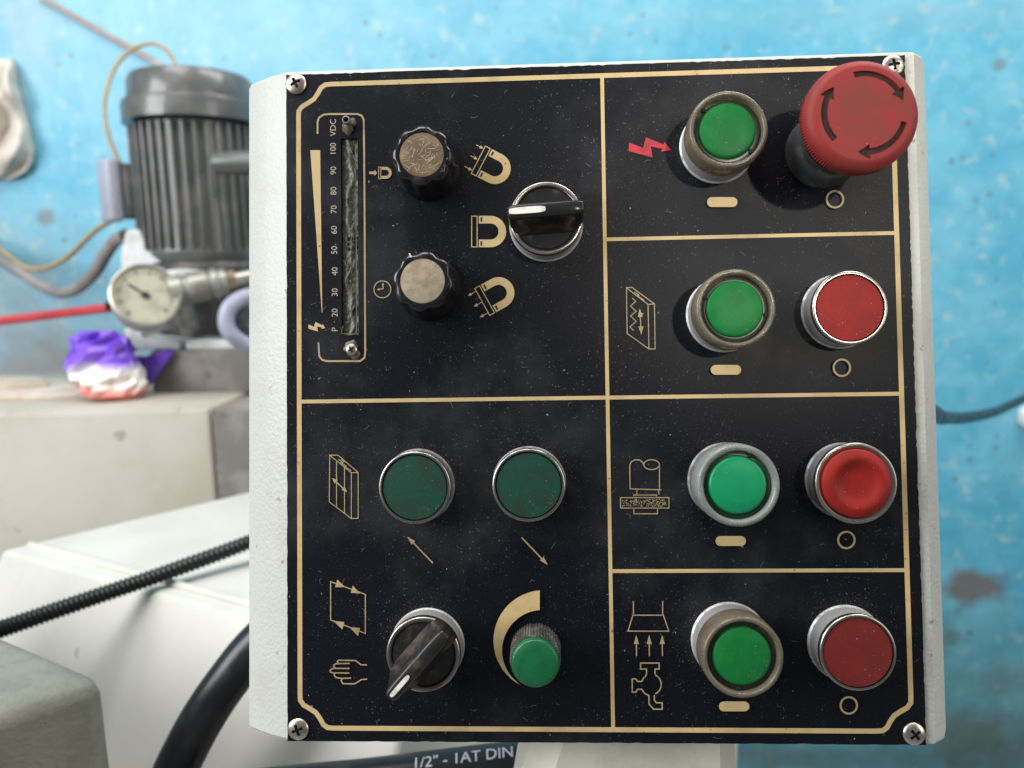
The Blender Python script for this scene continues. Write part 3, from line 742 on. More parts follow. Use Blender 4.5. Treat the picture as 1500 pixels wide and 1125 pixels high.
# ------------------------------------------------------------------ background materials
def blue_wall():
    m = mat('blue_wall_paint', (0.072, 0.355, 0.52), 0.5, col2=(0.14, 0.435, 0.58), nscale=8, lo=.36, hi=.64, bump=.6, bscale=24, bdist=.004, detail=8,
            fine=((0.28, 0.47, 0.52), 34, .54, .74), speck=(0.10, 0.22, 0.27), speck_s=42, speck_t=.30)
    nt = m.node_tree; N = nt.nodes; L = nt.links; p = sh(m); src = p.inputs['Base Color'].links[0].from_socket
    tc = N.new('ShaderNodeTexCoord'); nz = N.new('ShaderNodeTexNoise'); nz.inputs['Scale'].default_value = 26; nz.inputs['Detail'].default_value = 5
    L.new(tc.outputs['Object'], nz.inputs['Vector'])
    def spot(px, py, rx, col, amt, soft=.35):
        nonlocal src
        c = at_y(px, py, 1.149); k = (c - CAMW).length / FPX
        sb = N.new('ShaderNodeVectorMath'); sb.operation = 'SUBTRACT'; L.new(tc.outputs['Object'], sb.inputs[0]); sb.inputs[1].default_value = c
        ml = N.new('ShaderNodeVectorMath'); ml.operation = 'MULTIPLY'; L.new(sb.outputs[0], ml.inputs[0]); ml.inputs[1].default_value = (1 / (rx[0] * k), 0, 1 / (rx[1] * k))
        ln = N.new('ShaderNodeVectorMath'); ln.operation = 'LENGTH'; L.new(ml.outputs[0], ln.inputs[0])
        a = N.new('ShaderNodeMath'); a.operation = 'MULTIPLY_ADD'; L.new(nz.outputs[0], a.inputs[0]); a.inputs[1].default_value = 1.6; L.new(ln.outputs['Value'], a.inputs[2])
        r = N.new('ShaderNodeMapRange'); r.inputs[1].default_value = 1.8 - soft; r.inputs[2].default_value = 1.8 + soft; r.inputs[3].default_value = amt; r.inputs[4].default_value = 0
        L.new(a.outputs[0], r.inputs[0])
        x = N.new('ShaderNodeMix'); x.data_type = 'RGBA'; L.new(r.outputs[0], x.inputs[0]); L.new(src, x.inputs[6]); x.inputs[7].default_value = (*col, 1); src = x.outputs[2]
    br = (0.15, 0.11, 0.09)
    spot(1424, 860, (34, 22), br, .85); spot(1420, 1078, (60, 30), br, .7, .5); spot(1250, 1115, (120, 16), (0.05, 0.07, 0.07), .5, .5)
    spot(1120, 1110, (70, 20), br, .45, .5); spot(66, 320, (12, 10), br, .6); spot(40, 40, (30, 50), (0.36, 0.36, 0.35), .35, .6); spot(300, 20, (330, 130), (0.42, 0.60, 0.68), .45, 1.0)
    spot(30, 500, (120, 110), (0.30, 0.27, 0.25), .6, .8); spot(1330, 590, (20, 14), br, .3); spot(1465, 95, (8, 6), br, .5); spot(1395, 935, (12, 10), br, .5)
    spot(120, 545, (110, 40), (0.26, 0.22, 0.20), .7, .6)
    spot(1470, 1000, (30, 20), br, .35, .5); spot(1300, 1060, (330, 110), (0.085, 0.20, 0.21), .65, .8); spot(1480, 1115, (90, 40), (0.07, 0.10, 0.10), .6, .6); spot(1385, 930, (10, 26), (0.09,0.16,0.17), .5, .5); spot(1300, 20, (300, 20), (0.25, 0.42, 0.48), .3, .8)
    L.new(src, p.inputs['Base Color']); return m
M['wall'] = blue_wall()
M['floor'] = mat('concrete_floor', (0.22, 0.21, 0.20), 0.8, col2=(0.30, 0.29, 0.27), nscale=6)
M['white_cast'] = mat('white_machine_paint', (0.53, 0.52, 0.475), 0.42, col2=(0.47, 0.46, 0.415), nscale=9, lo=.4, hi=.7, bump=.12, bscale=90, fine=((0.34, 0.33, 0.30), 55, .72, .78))
M['cream_cast'] = mat('cream_paint', (0.74, 0.71, 0.60), 0.4, col2=(0.58, 0.56, 0.47), nscale=20, bump=.2, bscale=300)
M['grey_cast'] = mat('grey_green_paint', (0.215, 0.21, 0.168), 0.5, col2=(0.18, 0.178, 0.145), nscale=40, bump=.7, bscale=330, bdist=.0006, speck=(0.12, 0.12, 0.10), speck_s=260, speck_t=.12)
M['plinth'] = mat('old_cream_paint', (0.37, 0.335, 0.275), 0.55, col2=(0.42, 0.395, 0.345), nscale=6, lo=.4, hi=.65, fine=((0.27, 0.24, 0.20), 30, .66, .76), bump=.2, bscale=60, bdist=.002)
M['concrete'] = mat('bare_concrete', (0.14, 0.13, 0.12), 0.85, col2=(0.21, 0.195, 0.18), nscale=14, fine=((0.09, 0.075, 0.07), 25, .62, .72), bump=.4, bscale=60, bdist=.003)
M['motor'] = mat('motor_grey', (0.10, 0.108, 0.102), 0.33, col2=(0.15, 0.145, 0.145), nscale=20, rough2=.5, coat=.2)
M['fan_cover'] = mat('fan_cover_grey', (0.085, 0.088, 0.088), 0.3, col2=(0.11, 0.108, 0.105), nscale=20, rough2=.4, coat=.3)
M['lid'] = mat('lavender_grey_lid', (0.34, 0.35, 0.43), 0.4, col2=(0.29, 0.30, 0.37), nscale=25)
M['white_steel'] = mat('white_bracket', (0.56, 0.58, 0.58), 0.45, col2=(0.44, 0.44, 0.42), nscale=30)
M['pump'] = mat('pump_dark', (0.035, 0.033, 0.033), 0.45, col2=(0.09, 0.08, 0.075), nscale=25)
M['steel'] = mat('pale_steel', (0.52, 0.50, 0.44), 0.35, .7, col2=(0.38, 0.35, 0.30), nscale=40)
M['valve'] = mat('beige_valve', (0.31, 0.31, 0.27), 0.4, .4, col2=(0.20, 0.195, 0.17), nscale=30)
M['brass'] = mat('brass_nut', (0.34, 0.27, 0.17), 0.4, .6)
M['gauge_face'] = mat('gauge_dial', (0.40, 0.385, 0.30), 0.25, col2=(0.32, 0.30, 0.24), nscale=60, coat=.6)
M['black'] = mat('gauge_black', (0.01, 0.01, 0.01), 0.4)
M['yellow'] = mat('yellow_cord', (0.38, 0.28, 0.13), 0.5, col2=(0.29, 0.22, 0.13), nscale=20)
M['grey_hose'] = mat('grey_hose', (0.20, 0.185, 0.18), 0.5, col2=(0.27, 0.25, 0.24), nscale=15)
M['red_pipe'] = mat('red_pipe', (0.48, 0.05, 0.06), 0.4, col2=(0.36, 0.04, 0.045), nscale=12)
M['rubber'] = mat('black_rubber', (0.011, 0.011, 0.014), 0.33, col2=(0.022, 0.021, 0.023), nscale=40, rough2=.5)
M['conduit'] = mat('black_conduit', (0.012, 0.012, 0.012), 0.42)
M['lav_hose'] = mat('lavender_hose', (0.35, 0.35, 0.46), 0.4, col2=(0.28, 0.28, 0.36), nscale=30)
M['hose_print'] = mat('white_hose_print', (0.46, 0.46, 0.52), 0.5, col2=(0.42, 0.42, 0.5), nscale=300)
M['rag'] = mat('dirty_white_cloth', (0.60, 0.56, 0.50), 0.8, col2=(0.38, 0.33, 0.28), nscale=18, lo=.42, hi=.66)
M['wood'] = mat('brown_batten', (0.34, 0.26, 0.22), 0.7, col2=(0.46, 0.42, 0.39), nscale=18)
M['paper'] = mat('old_cardboard', (0.58, 0.52, 0.45), 0.8, col2=(0.46, 0.38, 0.30), nscale=14)
M['plug'] = mat('white_plug', (0.72, 0.72, 0.70), 0.4)
def bag_mat():
    m = mat('snack_bag_print', (0.7, 0.66, 0.6), 0.35, bump=.3, bscale=60, bdist=.003)
    nt = m.node_tree; N = nt.nodes; L = nt.links; p = sh(m)
    tc = N.new('ShaderNodeTexCoord'); sp = N.new('ShaderNodeSeparateXYZ'); L.new(tc.outputs['Object'], sp.inputs[0])
    nz = N.new('ShaderNodeTexNoise'); nz.inputs['Scale'].default_value = 24; L.new(tc.outputs['Object'], nz.inputs['Vector'])
    a = N.new('ShaderNodeMath'); a.operation = 'MULTIPLY_ADD'; a.inputs[1].default_value = .035; L.new(nz.outputs[0], a.inputs[0]); L.new(sp.outputs['Z'], a.inputs[2])
    cr = N.new('ShaderNodeValToRGB'); mr = N.new('ShaderNodeMapRange'); mr.inputs[1].default_value = 0; mr.inputs[2].default_value = .095
    L.new(a.outputs[0], mr.inputs[0]); L.new(mr.outputs[0], cr.inputs[0])
    e = cr.color_ramp.elements; e[0].position = .0; e[0].color = (.55, .22, .18, 1); e[1].position = .36; e[1].color = (.62, .20, .17, 1)
    for pos, c in ((.43, (.72, .66, .60, 1)), (.58, (.72, .68, .66, 1)), (.70, (.20, .09, .62, 1)), (1.0, (.17, .06, .58, 1))):
        k = e.new(pos); k.color = c
    L.new(cr.outputs[0], p.inputs['Base Color']); return m
M['bag'] = bag_mat()
M['bag_side'] = mat('purple_wrapper', (0.13, 0.05, 0.42), 0.4, col2=(0.09, 0.03, 0.32), nscale=30)

def thing(name, label, cat, loc, rz=0.0, group=None):
    o = bpy.data.objects.new(name, None); C.objects.link(o); o.location = loc; o.rotation_euler = (0, 0, rz)
    return tag(o, label, cat, group)
def wobj(name, bm, m, label, cat, angle=35, group=None, org=None):
    """a one-mesh thing in world metres; the origin goes to its base"""
    vs = [v.co for v in bm.verts]
    o_ = org or Vector(((min(v.x for v in vs) + max(v.x for v in vs)) / 2, (min(v.y for v in vs) + max(v.y for v in vs)) / 2, min(v.z for v in vs)))
    bmesh.ops.translate(bm, verts=bm.verts, vec=-o_)
    return tag(link(name, finish(bm, angle=angle), m, None, o_), label, cat, group)
def wpart(name, bm, m, parent, angle=35):
    bmesh.ops.translate(bm, verts=bm.verts, vec=-parent.location)
    return link(name, finish(bm, angle=angle), m, parent)

# ------------------------------------------------------------------ setting
WY = 1.15
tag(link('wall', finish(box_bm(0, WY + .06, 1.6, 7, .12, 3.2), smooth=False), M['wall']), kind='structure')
tag(link('floor', finish(box_bm(0, -.6, -.05, 7, 3.38, .1), smooth=False), M['floor']), kind='structure')

# arm that carries the box (its axis leans with the box, foot on the floor)
pl = [MP @ Vector((*[v * MM for v in PP(px, 1093, -14)], -.014)) for px in (764, 1069)]
xa, xb = pl[0].x + .007, pl[1].x + .004; zt_ = (MP @ Vector((0, y0 * MM, -.02))).z
bm = bmesh.new(); rows = []
yA = (MP @ Vector((0, y0 * MM, -.014))).y; yB = (MP @ Vector((0, y0 * MM, -.078))).y
for zz, ex, in ((zt_ + .0005, 0.0), (zt_ - .03, .009), (zt_ - .12, .026), (.30, .04), (.0, .045)):
    lx, rx = xa - ex, xb + ex * .15
    sh_ = .012
    pts = [(lx + sh_, yA), (rx - .008, yA), (rx, yA + .008), (rx, yB - sh_), (rx - sh_, yB), (lx + sh_, yB), (lx, yB - sh_), (lx, yA + sh_)]
    dz = lambda yy: (yy - yA) * math.tan(LEAN) * -0.0
    rows.append([bm.verts.new((px, py, zz + ((py - yA) * -math.tan(LEAN) if zz > zt_ - .001 else 0))) for px, py in pts])
for a, b in zip(rows, rows[1:]):
    for i in range(8): bm.faces.new((a[i], a[(i + 1) % 8], b[(i + 1) % 8], b[i]))
bm.faces.new(rows[0]); bm.faces.new(rows[-1][::-1])
wobj('support_column', bm, M['cream_cast'], 'cream painted column carrying the control box', 'column', 24)

# white machine base, turned, with a raised lip along the edge
zb_ = at_d(0, 806, .69).z
A = at_z(2, 806, zb_); B = at_z(360, 905, zb_); Cc = at_z(360, 721, zb_)
u = (B - A); u.z = 0; u = u.normalized(); v = (Cc - A); v.z = 0; v = v.normalized()
if True:
    LB = .452
    F = [A, A + u * LB, A + u * LB + v * .42, A + v * .42]
    bm = prism([(p.x, p.y) for p in F], 0.0, zb_)
    nf_ = Vector((u.y, -u.x, 0)); nf_ = nf_ if nf_.y < 0 else -nf_
    for vv in bm.verts:
        if vv.co.z < .01 and min((Vector((vv.co.x, vv.co.y, 0)) - Vector((p.x, p.y, 0))).length for p in F[:2]) < .001: vv.co += nf_ * .48
    bmesh.ops.bevel(bm, geom=list(bm.edges), offset=.004, segments=3, affect='EDGES', profile=.5)
    base = thing('machine_base', 'white painted machine base casting behind the black hose', 'machine base', (A.x + .2, A.y + .1, 0))
    wpart('casting', bm, M['white_cast'], base, 40)
    # low ridge set back from the front edge
    p0 = at_z(45, 800, zb_); p1 = at_z(362, 886, zb_); d = (p1 - p0).normalized(); p1 = p1 + d * .1
    bm = tube_bm([p0 + (p1 - p0) * t for t in (0, .5, 1)], .0042, 10); wpart('edge_bead', bm, M['white_cast'], base)

# plinth behind it
z0 = at_y(0, 606, .60).z
P0 = at_z(-120, 608, z0); P1 = at_z(420, 596.5, z0); P2 = at_z(420, 566, z0); P3 = at_z(-120, 570, z0)
P2.y = min(P2.y, WY - .03); P3.y = min(P3.y, WY - .03)
pl_ = thing('plinth', 'old cream painted plinth under the pump motor', 'plinth', ((P0.x + P1.x) / 2, (P0.y + P2.y) / 2, 0))
cut = at_z(304, 599, z0); t = (cut.x - P0.x) / (P1.x - P0.x); Q0 = P0 + (P1 - P0) * t; Q1 = P3 + (P2 - P3) * t
bkL = Vector((P3.x, WY - .16, z0)); bkR = Vector((P2.x, WY - .16, z0))
wpart('painted_block', prism([(P0.x, P0.y), (Q0.x, Q0.y), (Q0.x, bkL.y), (bkL.x, bkL.y)], 0, z0, .006), M['plinth'], pl_)
wpart('bare_block', prism([(Q0.x + .0005, Q0.y + .004), (P1.x, P1.y + .004), (bkR.x, bkR.y), (Q0.x + .0005, bkR.y)], 0, z0 - .003, .006), M['concrete'], pl_)

# ------------------------------------------------------------------ pump unit on the plinth
MY = 0.86
tk0 = at_y(222, 586, MY - .12); zt1 = at_y(300, 512, MY - .12).z
tx0, tx1 = at_y(218, 540, MY - .12).x, at_y(520, 540, MY - .12).x
bm = box_bm((tx0 + tx1) / 2, MY - .12 + .105, (z0 - .003 + zt1) / 2, tx1 - tx0, .21, zt1 - z0 + .003, .008)
wobj('oil_tank', bm, M['concrete'], 'dirty grey brown oil tank below the motor', 'tank')
mx = at_y(290, 250, MY).x
Z = lambda py: at_y(290, py, MY).z
KX = (at_y(291, 250, MY).x - at_y(290, 250, MY).x)
motor = thing('pump_motor', 'dark grey finned electric motor standing on the oil tank', 'motor', (mx, MY, zt1))
def wl(prof, n=64):      # prof in (px radius, photo row)
    bm = lathe([(r * KX, Z(y)) for r, y in prof], n, True, True)
    bmesh.ops.translate(bm, verts=bm.verts, vec=(mx, MY, 0)); return bm
wpart('motor_body', wl([(73, 386), (82, 372), (82, 368), (80.5, 362), (80.5, 190), (70, 175)]), M['motor'], motor)
nf = 36; fh = Z(190) - Z(366)
fin = None
for i in range(nf):
    a = 2 * math.pi * i / nf + .06
    if fin is None:
        bm = box_bm(0, 0, 0, 10 * KX, .0050, fh, .0018, 2); fin = finish(bm); fin.materials.append(M['motor'])
    f = bpy.data.objects.new('cooling_fin', fin); C.objects.link(f); f.parent = motor
    f.location = (83 * KX * math.cos(a), 83 * KX * math.sin(a), (Z(190) + Z(366)) / 2 - zt1); f.rotation_euler = (0, 0, a)
fc = wpart('fan_cover', wl([(90, 184), (94, 185), (94, 160), (92.5, 155), (86, 153), (84, 123), (80, 116), (70, 113)]), M['fan_cover'], motor, 28)
wpart('bell_housing', wl([(60, 480), (60, 425), (84, 408), (86, 392), (80, 384), (60, 380)]), M['pump'], motor)
wpart('pump_foot', wl([(70, 505), (70, 478), (50, 470)]), M['pump'], motor)
# terminal box on the left
tb = at_y(166, 280, MY - .055)
RT = Matrix.Translation(tb) @ Matrix.Rotation(R_(50), 4, 'Z')
bm = box_bm(.034, 0, 0, .056, .036, .078, .004, 2, mat=RT); t_ = wpart('terminal_box', bm, M['motor'], motor)
bm = box_bm(-.004, 0, 0, .020, .040, .088, .006, 3, mat=RT); link('lid', finish((bmesh.ops.translate(bm, verts=bm.verts, vec=-motor.location), bm)[1]), M['lid'], t_)
def plate_w(name, pts, Y, th, m, parent, bev=.0015):
    P = [at_y(x, y, Y) for x, y in pts]
    bm = bmesh.new(); a = [bm.verts.new(p) for p in P]; b = [bm.verts.new(p + Vector((0, th, 0))) for p in P]; n = len(P)
    fs = [bm.faces.new(a), bm.faces.new(b[::-1])] + [bm.faces.new((a[i], b[i], b[(i + 1) % n], a[(i + 1) % n])) for i in range(n)]
    bmesh.ops.recalc_face_normals(bm, faces=bm.faces)
    if bev: bmesh.ops.bevel(bm, geom=list(bm.edges), offset=bev, segments=1, affect='EDGES')
    return wpart(name, bm, m, parent) if parent else bm
plate_w('mounting_bracket', ((184, 338), (203, 336), (216, 366), (250, 383), (250, 396), (228, 402), (178, 404), (176, 372)), MY - .07, .012, M['white_steel'], motor)
plate_w('mounting_bracket', ((184, 200), (204, 194), (206, 238), (190, 238)), MY - .02, .012, M['white_steel'], motor)
plate_w('base_flange', ((181, 482), (206, 482), (208, 495), (262, 500), (262, 512), (184, 512)), MY - .115, .05, M['white_steel'], motor)
plate_w('base_flange', ((271, 500), (284, 497), (345, 501), (344, 512), (272, 512)), MY - .115, .05, M['white_steel'], motor)
plate_w('bracket_arm', ((236, 397), (262, 394), (299, 396), (300, 405), (262, 413), (240, 412)), MY - .105, .016, M['white_steel'], motor)
# grey cable gland sticking out over the fins
bm = tube_bm([at_y(x, y, MY - .125) for x, y in ((313, 242), (316, 240), (345, 239), (420, 238))], lambda i: (.009, .0145, .0155, .0155)[i], 20)
wpart('conduit_elbow', bm, M['fan_cover'], motor)
# valve block between gauge and pump
vb = thing('relief_valve', 'beige ribbed relief valve right of the pressure gauge', 'valve', at_y(300, 440, MY - .13))
c0 = at_y(250, 428, MY - .14); c1 = at_y(332, 412, MY - .11)
path = [c0 + (c1 - c0) * (i / 24) for i in range(25)]
wpart('valve_body', tube_bm(path, lambda i: .0215 - (.0025 if i in (6, 7, 17) else 0) - (.003 if i > 20 else 0), 28), M['valve'], vb, 20)
wpart('end_nut', tube_bm([c1, c1 + (c1 - c0).normalized() * .012], .014, 6), M['brass'], vb)
wpart('end_nut', tube_bm([c1 + (c1 - c0).normalized() * .012, c1 + (c1 - c0).normalized() * .05], .010, 12), M['steel'], vb)
d_ = (c1 - c0).normalized()
wpart('end_nut', tube_bm([c0 - d_ * .012, c0], .017, 6), M['brass'], vb)
bm = tube_bm([at_y(268, 440, MY - .11), at_y(276, 478, MY - .09)], .012, 12); wpart('drain_fitting', bm, M['valve'], vb)
# gauge
gc = at_y(213, 433.5, MY - .17); nrm = Vector((.48, -.80, .36)).normalized()
g = thing('pressure_gauge', 'round pressure gauge with steel rim in front of the motor', 'gauge', gc)
RG = nrm.to_track_quat('Z', 'Y').to_matrix().to_4x4()
def gl(prof, n=56, cap=False):
    bm = lathe(prof, n, cap_hi=cap); bmesh.ops.transform(bm, matrix=RG, verts=bm.verts); return bm
gr = 47 * KX * .86
link('rim', finish(gl([(.6 * gr, -.034), (.96 * gr, -.032), (1.0 * gr, -.004), (1.03 * gr, 0), (1.03 * gr, .006), (.96 * gr, .0075), (.93 * gr, .003)]), angle=40), M['steel'], g)
dl = link('dial', finish(gl([(.94 * gr, .0028), (.01 * gr, .003)], 56)), M['gauge_face'], g)
bm = bmesh.new()
for i in range(28):
    a = R_(-45 + 270 * i / 27); big = i % 3 == 0
    Mx = RG @ Matrix.Rotation(a, 4, 'Z')
    box_bm(gr * .76, 0, .0036, gr * (.16 if big else .09), .0014 if big else .0007, .0006, bm=bm, mat=Mx)
link('dial_marks', finish(bm, smooth=False), M['black'], dl)
bm = bmesh.new(); Mx = RG @ Matrix.Rotation(R_(140), 4, 'Z')
box_bm(gr * .22, 0, .0045, gr * .75, .0022, .0008, bm=bm, mat=Mx); box_bm(0, 0, .005, .008, .008, .002, .001, 2, bm=bm, mat=Mx)
link('needle', finish(bm), M['black'], dl)
gb = gc - nrm * .03
link('stem', finish((lambda b: (bmesh.ops.translate(b, verts=b.verts, vec=-gc), b)[1])(tube_bm([gb, gb + Vector((.02, .03, -.01)), c0 - d_ * .004], .010, 10))), M['steel'], g)
plugp = gc + RG.to_3x3() @ Vector((-gr * .99, -.006, -.018))
link('vent_plug', finish((lambda b: (bmesh.ops.translate(b, verts=b.verts, vec=-gc), b)[1])(tube_bm([plugp, plugp + (RG.to_3x3() @ Vector((-.006, 0, 0)))], .006, 10))), M['black'], g)

def cable(name, pts, rad, m, label, cat, n=10, seg=14, group=None):
    return wobj(name, tube_bm(catmull(pts, seg), rad, n), m, label, cat, 50, group)
# hose loop beside the pump
cable('return_hose', [at_y(440, 425, MY - .12), at_y(372, 432, MY - .15), at_y(340, 446, MY - .17), at_y(331, 470, MY - .175), at_y(341, 492, MY - .17), at_y(372, 508, MY - .15), at_y(430, 510, MY - .11)], .0105, M['lav_hose'], 'lavender grey hose bent round beside the pump', 'hose', 16)
# yellow cords
cable('power_cord', [at_y(262, 104, MY + .08), at_y(252, 84, MY + .10), at_y(238, 69, MY + .12), at_y(217, 64, MY + .13), at_y(190, 75, MY + .13), at_y(167, 102, MY + .12), at_y(155, 140, MY + .10), at_y(154, 172, MY + .06), at_y(162, 208, MY + .01), at_y(176, 240, MY - .01)], .0032, M['yellow'], 'thin yellow cord looping above the motor', 'cord')
cable('supply_cord', [at_y(178, 318, MY - .01), at_y(158, 326, MY + .02), at_y(135, 342, MY + .05), at_y(100, 376, MY + .08), at_y(65, 393, MY + .12), at_y(38, 392, MY + .15), at_y(12, 374, MY + .2), at_y(-25, 345, WY - .02), at_y(-90, 290, WY - .005)], .0042, M['yellow'], 'yellow cord sagging below the terminal box', 'cord')
cable('grey_hose', [at_y(184, 345, MY - .03), at_y(170, 352, MY + .0), at_y(155, 372, MY + .01), at_y(138, 400, MY + .02), at_y(112, 423, MY + .05), at_y(85, 428, MY + .08), at_y(50, 412, MY + .12), at_y(15, 390, MY + .17), at_y(-40, 360, WY - .03), at_y(-110, 300, WY - .012)], .0095, M['grey_hose'], 'thick grey hose sagging under the yellow cord', 'hose', 14)
# red pipe
cable('red_pipe', [at_y(192, 448, MY - .02), at_y(160, 451, MY - .02), at_y(100, 458, MY + .01), at_y(0, 470, MY + .05), at_y(-160, 486, MY + .1)], .0072, M['red_pipe'], 'straight red pipe running to the pressure gauge', 'pipe', 14)
# batten on the wall
b0, b1 = at_y(56, -6, WY - .006), at_y(252, 104, WY - .006)
ang = math.atan2(b1.z - b0.z, b1.x - b0.x); ln = (b1 - b0).length
mid = (b0 + b1) / 2
bm = box_bm(0, 0, 0, ln, .008, .0085, .001, 1, mat=Matrix.Translation((mid.x, WY - .0045, mid.z)) @ Matrix.Rotation(-ang, 4, 'Y'))
wobj('batten', bm, M['wood'], 'thin brown batten fixed slanting on the blue wall', 'batten')
# rag hanging on the wall
bm = bmesh.new(); nx, ny = 26, 40; vs = []; q = random.Random(5)
lx = lambda py: -40
def rgt(t):   # right outline in px against row
    pts = [(0, 18), (.06, 24), (.2, 26), (.35, 34), (.55, 44), (.75, 51), (.85, 49), (.93, 40), (1, 14)]
    for (a, b), (c, d) in zip(pts, pts[1:]):
        if t <= c: return b + (d - b) * (t - a) / (c - a)
    return 14
for side in (0, 1):
    g_ = []
    for j in range(ny + 1):
        t = j / ny; py = 86 + 178 * t; row = []
        for i in range(nx + 1):
            s = i / nx; px = -50 + (rgt(t) + 50) * s
            edge = min(1, (1 - s) * 5, t * 8, (1 - t) * 6)
            fold = .5 + .5 * math.sin(s * 16 + t * 3 + 1.3 * math.sin(t * 9)); f2 = .5 + .5 * math.sin(t * 14 + s * 5)
            dep = .004 + math.sqrt(max(0, edge)) * (.012 + .020 * fold + .012 * f2)
            row.append(bm.verts.new(at_y(px, py, WY - (dep if side == 0 else .0005))))
        g_.append(row)
    vs.append(g_)
for side in (0, 1):
    for j in range(ny):
        for i in range(nx):
            g_ = vs[side]; bm.faces.new((g_[j][i], g_[j][i + 1], g_[j + 1][i + 1], g_[j + 1][i]))
bd0 = [vs[0][0][i] for i in range(nx + 1)] + [vs[0][j][nx] for j in range(1, ny + 1)] + [vs[0][ny][i] for i in range(nx - 1, -1, -1)] + [vs[0][j][0] for j in range(ny - 1, 0, -1)]
bd1 = [vs[1][0][i] for i in range(nx + 1)] + [vs[1][j][nx] for j in range(1, ny + 1)] + [vs[1][ny][i] for i in range(nx - 1, -1, -1)] + [vs[1][j][0] for j in range(ny - 1, 0, -1)]
for i in range(len(bd0)): bm.faces.new((bd0[i], bd0[(i + 1) % len(bd0)], bd1[(i + 1) % len(bd0)], bd1[i]))
wobj('cloth_rag', bm, M['rag'], 'crumpled dirty white rag hanging on the blue wall', 'rag', 60)
# snack bag on the plinth
bc = at_z(173, 577, z0); bc.y = min(bc.y, .692)
kb = (bc - CAMW).length / FPX
bag = thing('snack_bag', 'crumpled purple and white snack bag on the plinth', 'bag', (bc.x, bc.y, z0), R_(8))
bm = bmesh.new(); nu, nv = 18, 11; q = random.Random(9); rows = []
outl_ = [(0, 0, 48), (.06, -10, 56), (.25, -24, 60), (.5, -34, 56), (.66, -42, 50), (.74, -30, 50), (.9, -26, 48), (1, -28, 42)]
def ol(t):
    for (a, l, r), (c, l2, r2) in zip(outl_, outl_[1:]):
        if t <= c:
            k = (t - a) / (c - a); return l + (l2 - l) * k, r + (r2 - r) * k
    return outl_[-1][1:]
Hh = 84 * kb
for j in range(nv + 1):
    t = j / nv; l, r = ol(t); ring = []
    th = .033 * (1 - .75 * t) * (1 if j else .55)
    for i in range(nu):
        a = 2 * math.pi * i / nu; ca, sa = math.cos(a), math.sin(a)
        x = ((l + r) / 2 + (r - l) / 2 * math.copysign(abs(ca) ** .8, ca)) * kb + (q.uniform(-.004, .004) if j else 0)
        cr_ = .009 * (abs(math.sin(2.5 * a + 7 * t)) - .5) * (.4 + abs(math.sin(9 * t + 2 * a))) + q.uniform(-.0065, .0065)
        y = th * math.copysign(abs(sa) ** .9, sa) + cr_ * (1 if 0 < j < nv else 0)
        ring.append(bm.verts.new((x, y, max(0, Hh * t + (.006 * math.sin(2 * a + 4) * t if j else 0)))))
    rows.append(ring)
for a, b in zip(rows, rows[1:]):
    for i in range(nu): bm.faces.new((a[i], a[(i + 1) % nu], b[(i + 1) % nu], b[i]))
bm.faces.new(rows[0][::-1]); bm.faces.new(rows[-1])
bmesh.ops.triangulate(bm, faces=bm.faces)
link('wrapper', finish(bm, angle=12), M['bag'], bag)
bm = prism([(44 * kb, 4 * kb), (54 * kb, 12 * kb), (90 * kb, 56 * kb), (76 * kb, 60 * kb), (58 * kb, 50 * kb), (38 * kb, 52 * kb)], -.006, .006, .002)
bmesh.ops.rotate(bm, matrix=Matrix.Rotation(R_(90), 3, 'X'), verts=bm.verts)
link('side_fold', finish(bm), M['bag_side'], bag, (0, .030, 0))
# cardboard sheets lying on the plinth
for (a, b, c, d, dz, nm) in (((-60, 562), (95, 560), (128, 582), (-60, 590), .0, 'flat sheet of old cardboard on the plinth beside the bag'), ((-60, 553), (60, 556), (70, 566), (-60, 574), .005, 'smaller cardboard piece lying on the cardboard sheet')):
    P = [at_z(*p, z0 + dz) for p in (a, b, c, d)]
    P = [Vector((p.x, min(p.y, WY - .17), p.z)) for p in P]
    bm = prism([(p.x, p.y) for p in P], z0 + dz, z0 + dz + .005, .0008)
    wobj('cardboard_sheet', bm, M['paper'], nm, 'cardboard')
# black cable on the right, plug at the wall
cable('black_cable', [MP @ Vector((.09, -.03, -.079)), at_y(1330, 606, .12), at_y(1384, 612, .45), at_y(1420, 611, .62), at_y(1460, 602, .80), at_y(1498, 585, .98), at_y(1530, 572, 1.10), at_y(1545, 566, WY - .004)], .0068, M['rubber'], 'black cable running from the control box to the blue wall', 'cable', 14)
pw = at_y(1508, 610, WY); 
bm = loft([(0, 0, 0, .022, .022), (.012, 0, 0, .022, .022), (.02, 0, 0, .016, .016), (.03, 0, 0, .014, .014)], 40, 2.6)
bmesh.ops.rotate(bm, matrix=Matrix.Rotation(R_(90), 3, 'X'), verts=bm.verts)
bmesh.ops.translate(bm, verts=bm.verts, vec=(pw.x, WY - .0, pw.z))
wobj('wall_socket', bm, M['plug'], 'small white round fitting on the blue wall under the cable', 'socket')

# corrugated conduit
pts = [at_d(-90, 950, .50), at_d(0, 922, .53), at_d(120, 881, .565), at_d(240, 840, .60), at_d(362, 795, .64), at_d(470, 750, .66), at_d(560, 690, .62), at_d(600, 660, .43)]
path = catmull(pts, 64)
wobj('corrugated_conduit', tube_bm(path, lambda i: .0059 + .0008 * math.cos(i * 2 * math.pi / 4), 14), M['conduit'], 'thin black corrugated conduit above the white machine base', 'conduit', 70)
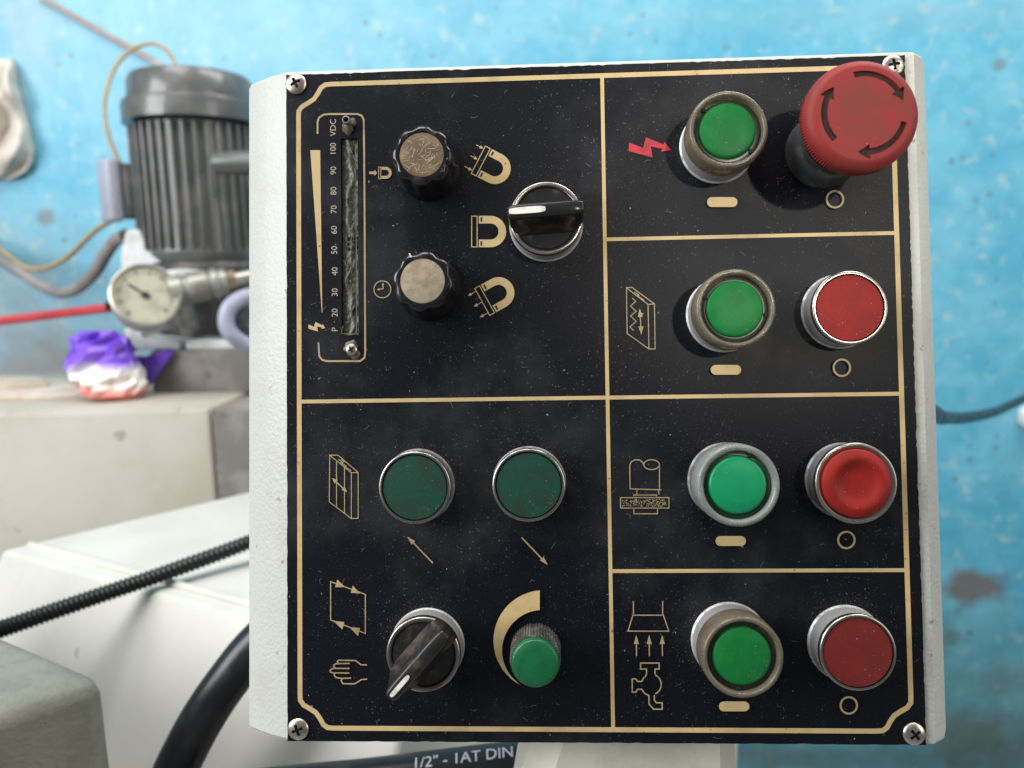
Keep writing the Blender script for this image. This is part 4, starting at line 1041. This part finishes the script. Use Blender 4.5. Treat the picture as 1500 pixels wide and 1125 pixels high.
# thick black hose
pts = [at_d(190, 1330, .44), at_d(222, 1215, .45), at_d(259, 1125, .455), at_d(297, 1052, .46), at_d(337, 993, .465), at_d(378, 943, .47), at_d(440, 890, .47), at_d(560, 840, .455)]
cable('hydraulic_hose', pts, .0130, M['rubber'], 'thick black hose curving up behind the control box', 'hose', 24, 18)
# printed hose under the box
h0, h1 = at_d(300, 1174, .435), at_d(800, 1114, .435)
hr = .0125; dr = (h1 - h0).normalized()
ph = thing('printed_hose', 'black hydraulic hose with white printing under the control box', 'hose', h0)
bm = tube_bm(catmull([h0 - dr * .25 + Vector((0, .02, -.12)), h0 - dr * .10 + Vector((0, .0, -.022)), h0, h0 + (h1 - h0) * .5, h1, h1 + dr * .02], 16), hr, 24)
wpart('tube', bm, M['rubber'], ph, 60)
vw = -(CAMW - (h0 + h1) / 2); vw = (CAMW - (h0 + h1) / 2); vw = (vw - dr * vw.dot(dr)).normalized(); up_ = vw.cross(dr) * -1
if up_.z < 0: up_ = -up_
# the print runs along the hose on the side facing the operator
tm = text_mesh('1/2" - 1AT DIN', .0090)
bm = bmesh.new(); bm.from_mesh(tm); bmesh.ops.triangulate(bm, faces=bm.faces); bmesh.ops.subdivide_edges(bm, edges=bm.edges, cuts=4, use_grid_fill=True); bm.to_mesh(tm); bm.free()
for v in tm.vertices:
    a = (v.co.y + .0066) / hr
    w = h0 + (h1 - h0) * .765 + dr * v.co.x + (vw * math.cos(a) + up_ * math.sin(a)) * (hr + .0002)
    v.co = w - h0
link('hose_print', tm, M['hose_print'], ph)['label'] = 'white printed hose marking'

# grey block in the foreground, rounded casting
zg = at_d(150, 985, .40).z
Rr_ = at_z(158, 988, zg); Lb = at_z(0, 922, zg); Lf = at_z(0, 1042, zg)
ub = (Lb - Rr_).normalized(); uf = (Lf - Rr_).normalized()
pts = [Rr_, Rr_ + ub * .34, Rr_ + ub * .34 + uf * .12, Rr_ + uf * .12]
bm = prism([(p.x, p.y) for p in pts], 0.0, zg)
bm.edges.ensure_lookup_table()
bmesh.ops.bevel(bm, geom=[e for e in bm.edges if not all(v.co.z < .001 for v in e.verts)], offset=.011, segments=6, affect='EDGES', profile=.5)
wobj('machine_column', bm, M['grey_cast'], 'grey green painted casting corner with rounded edges', 'machine column', 40)
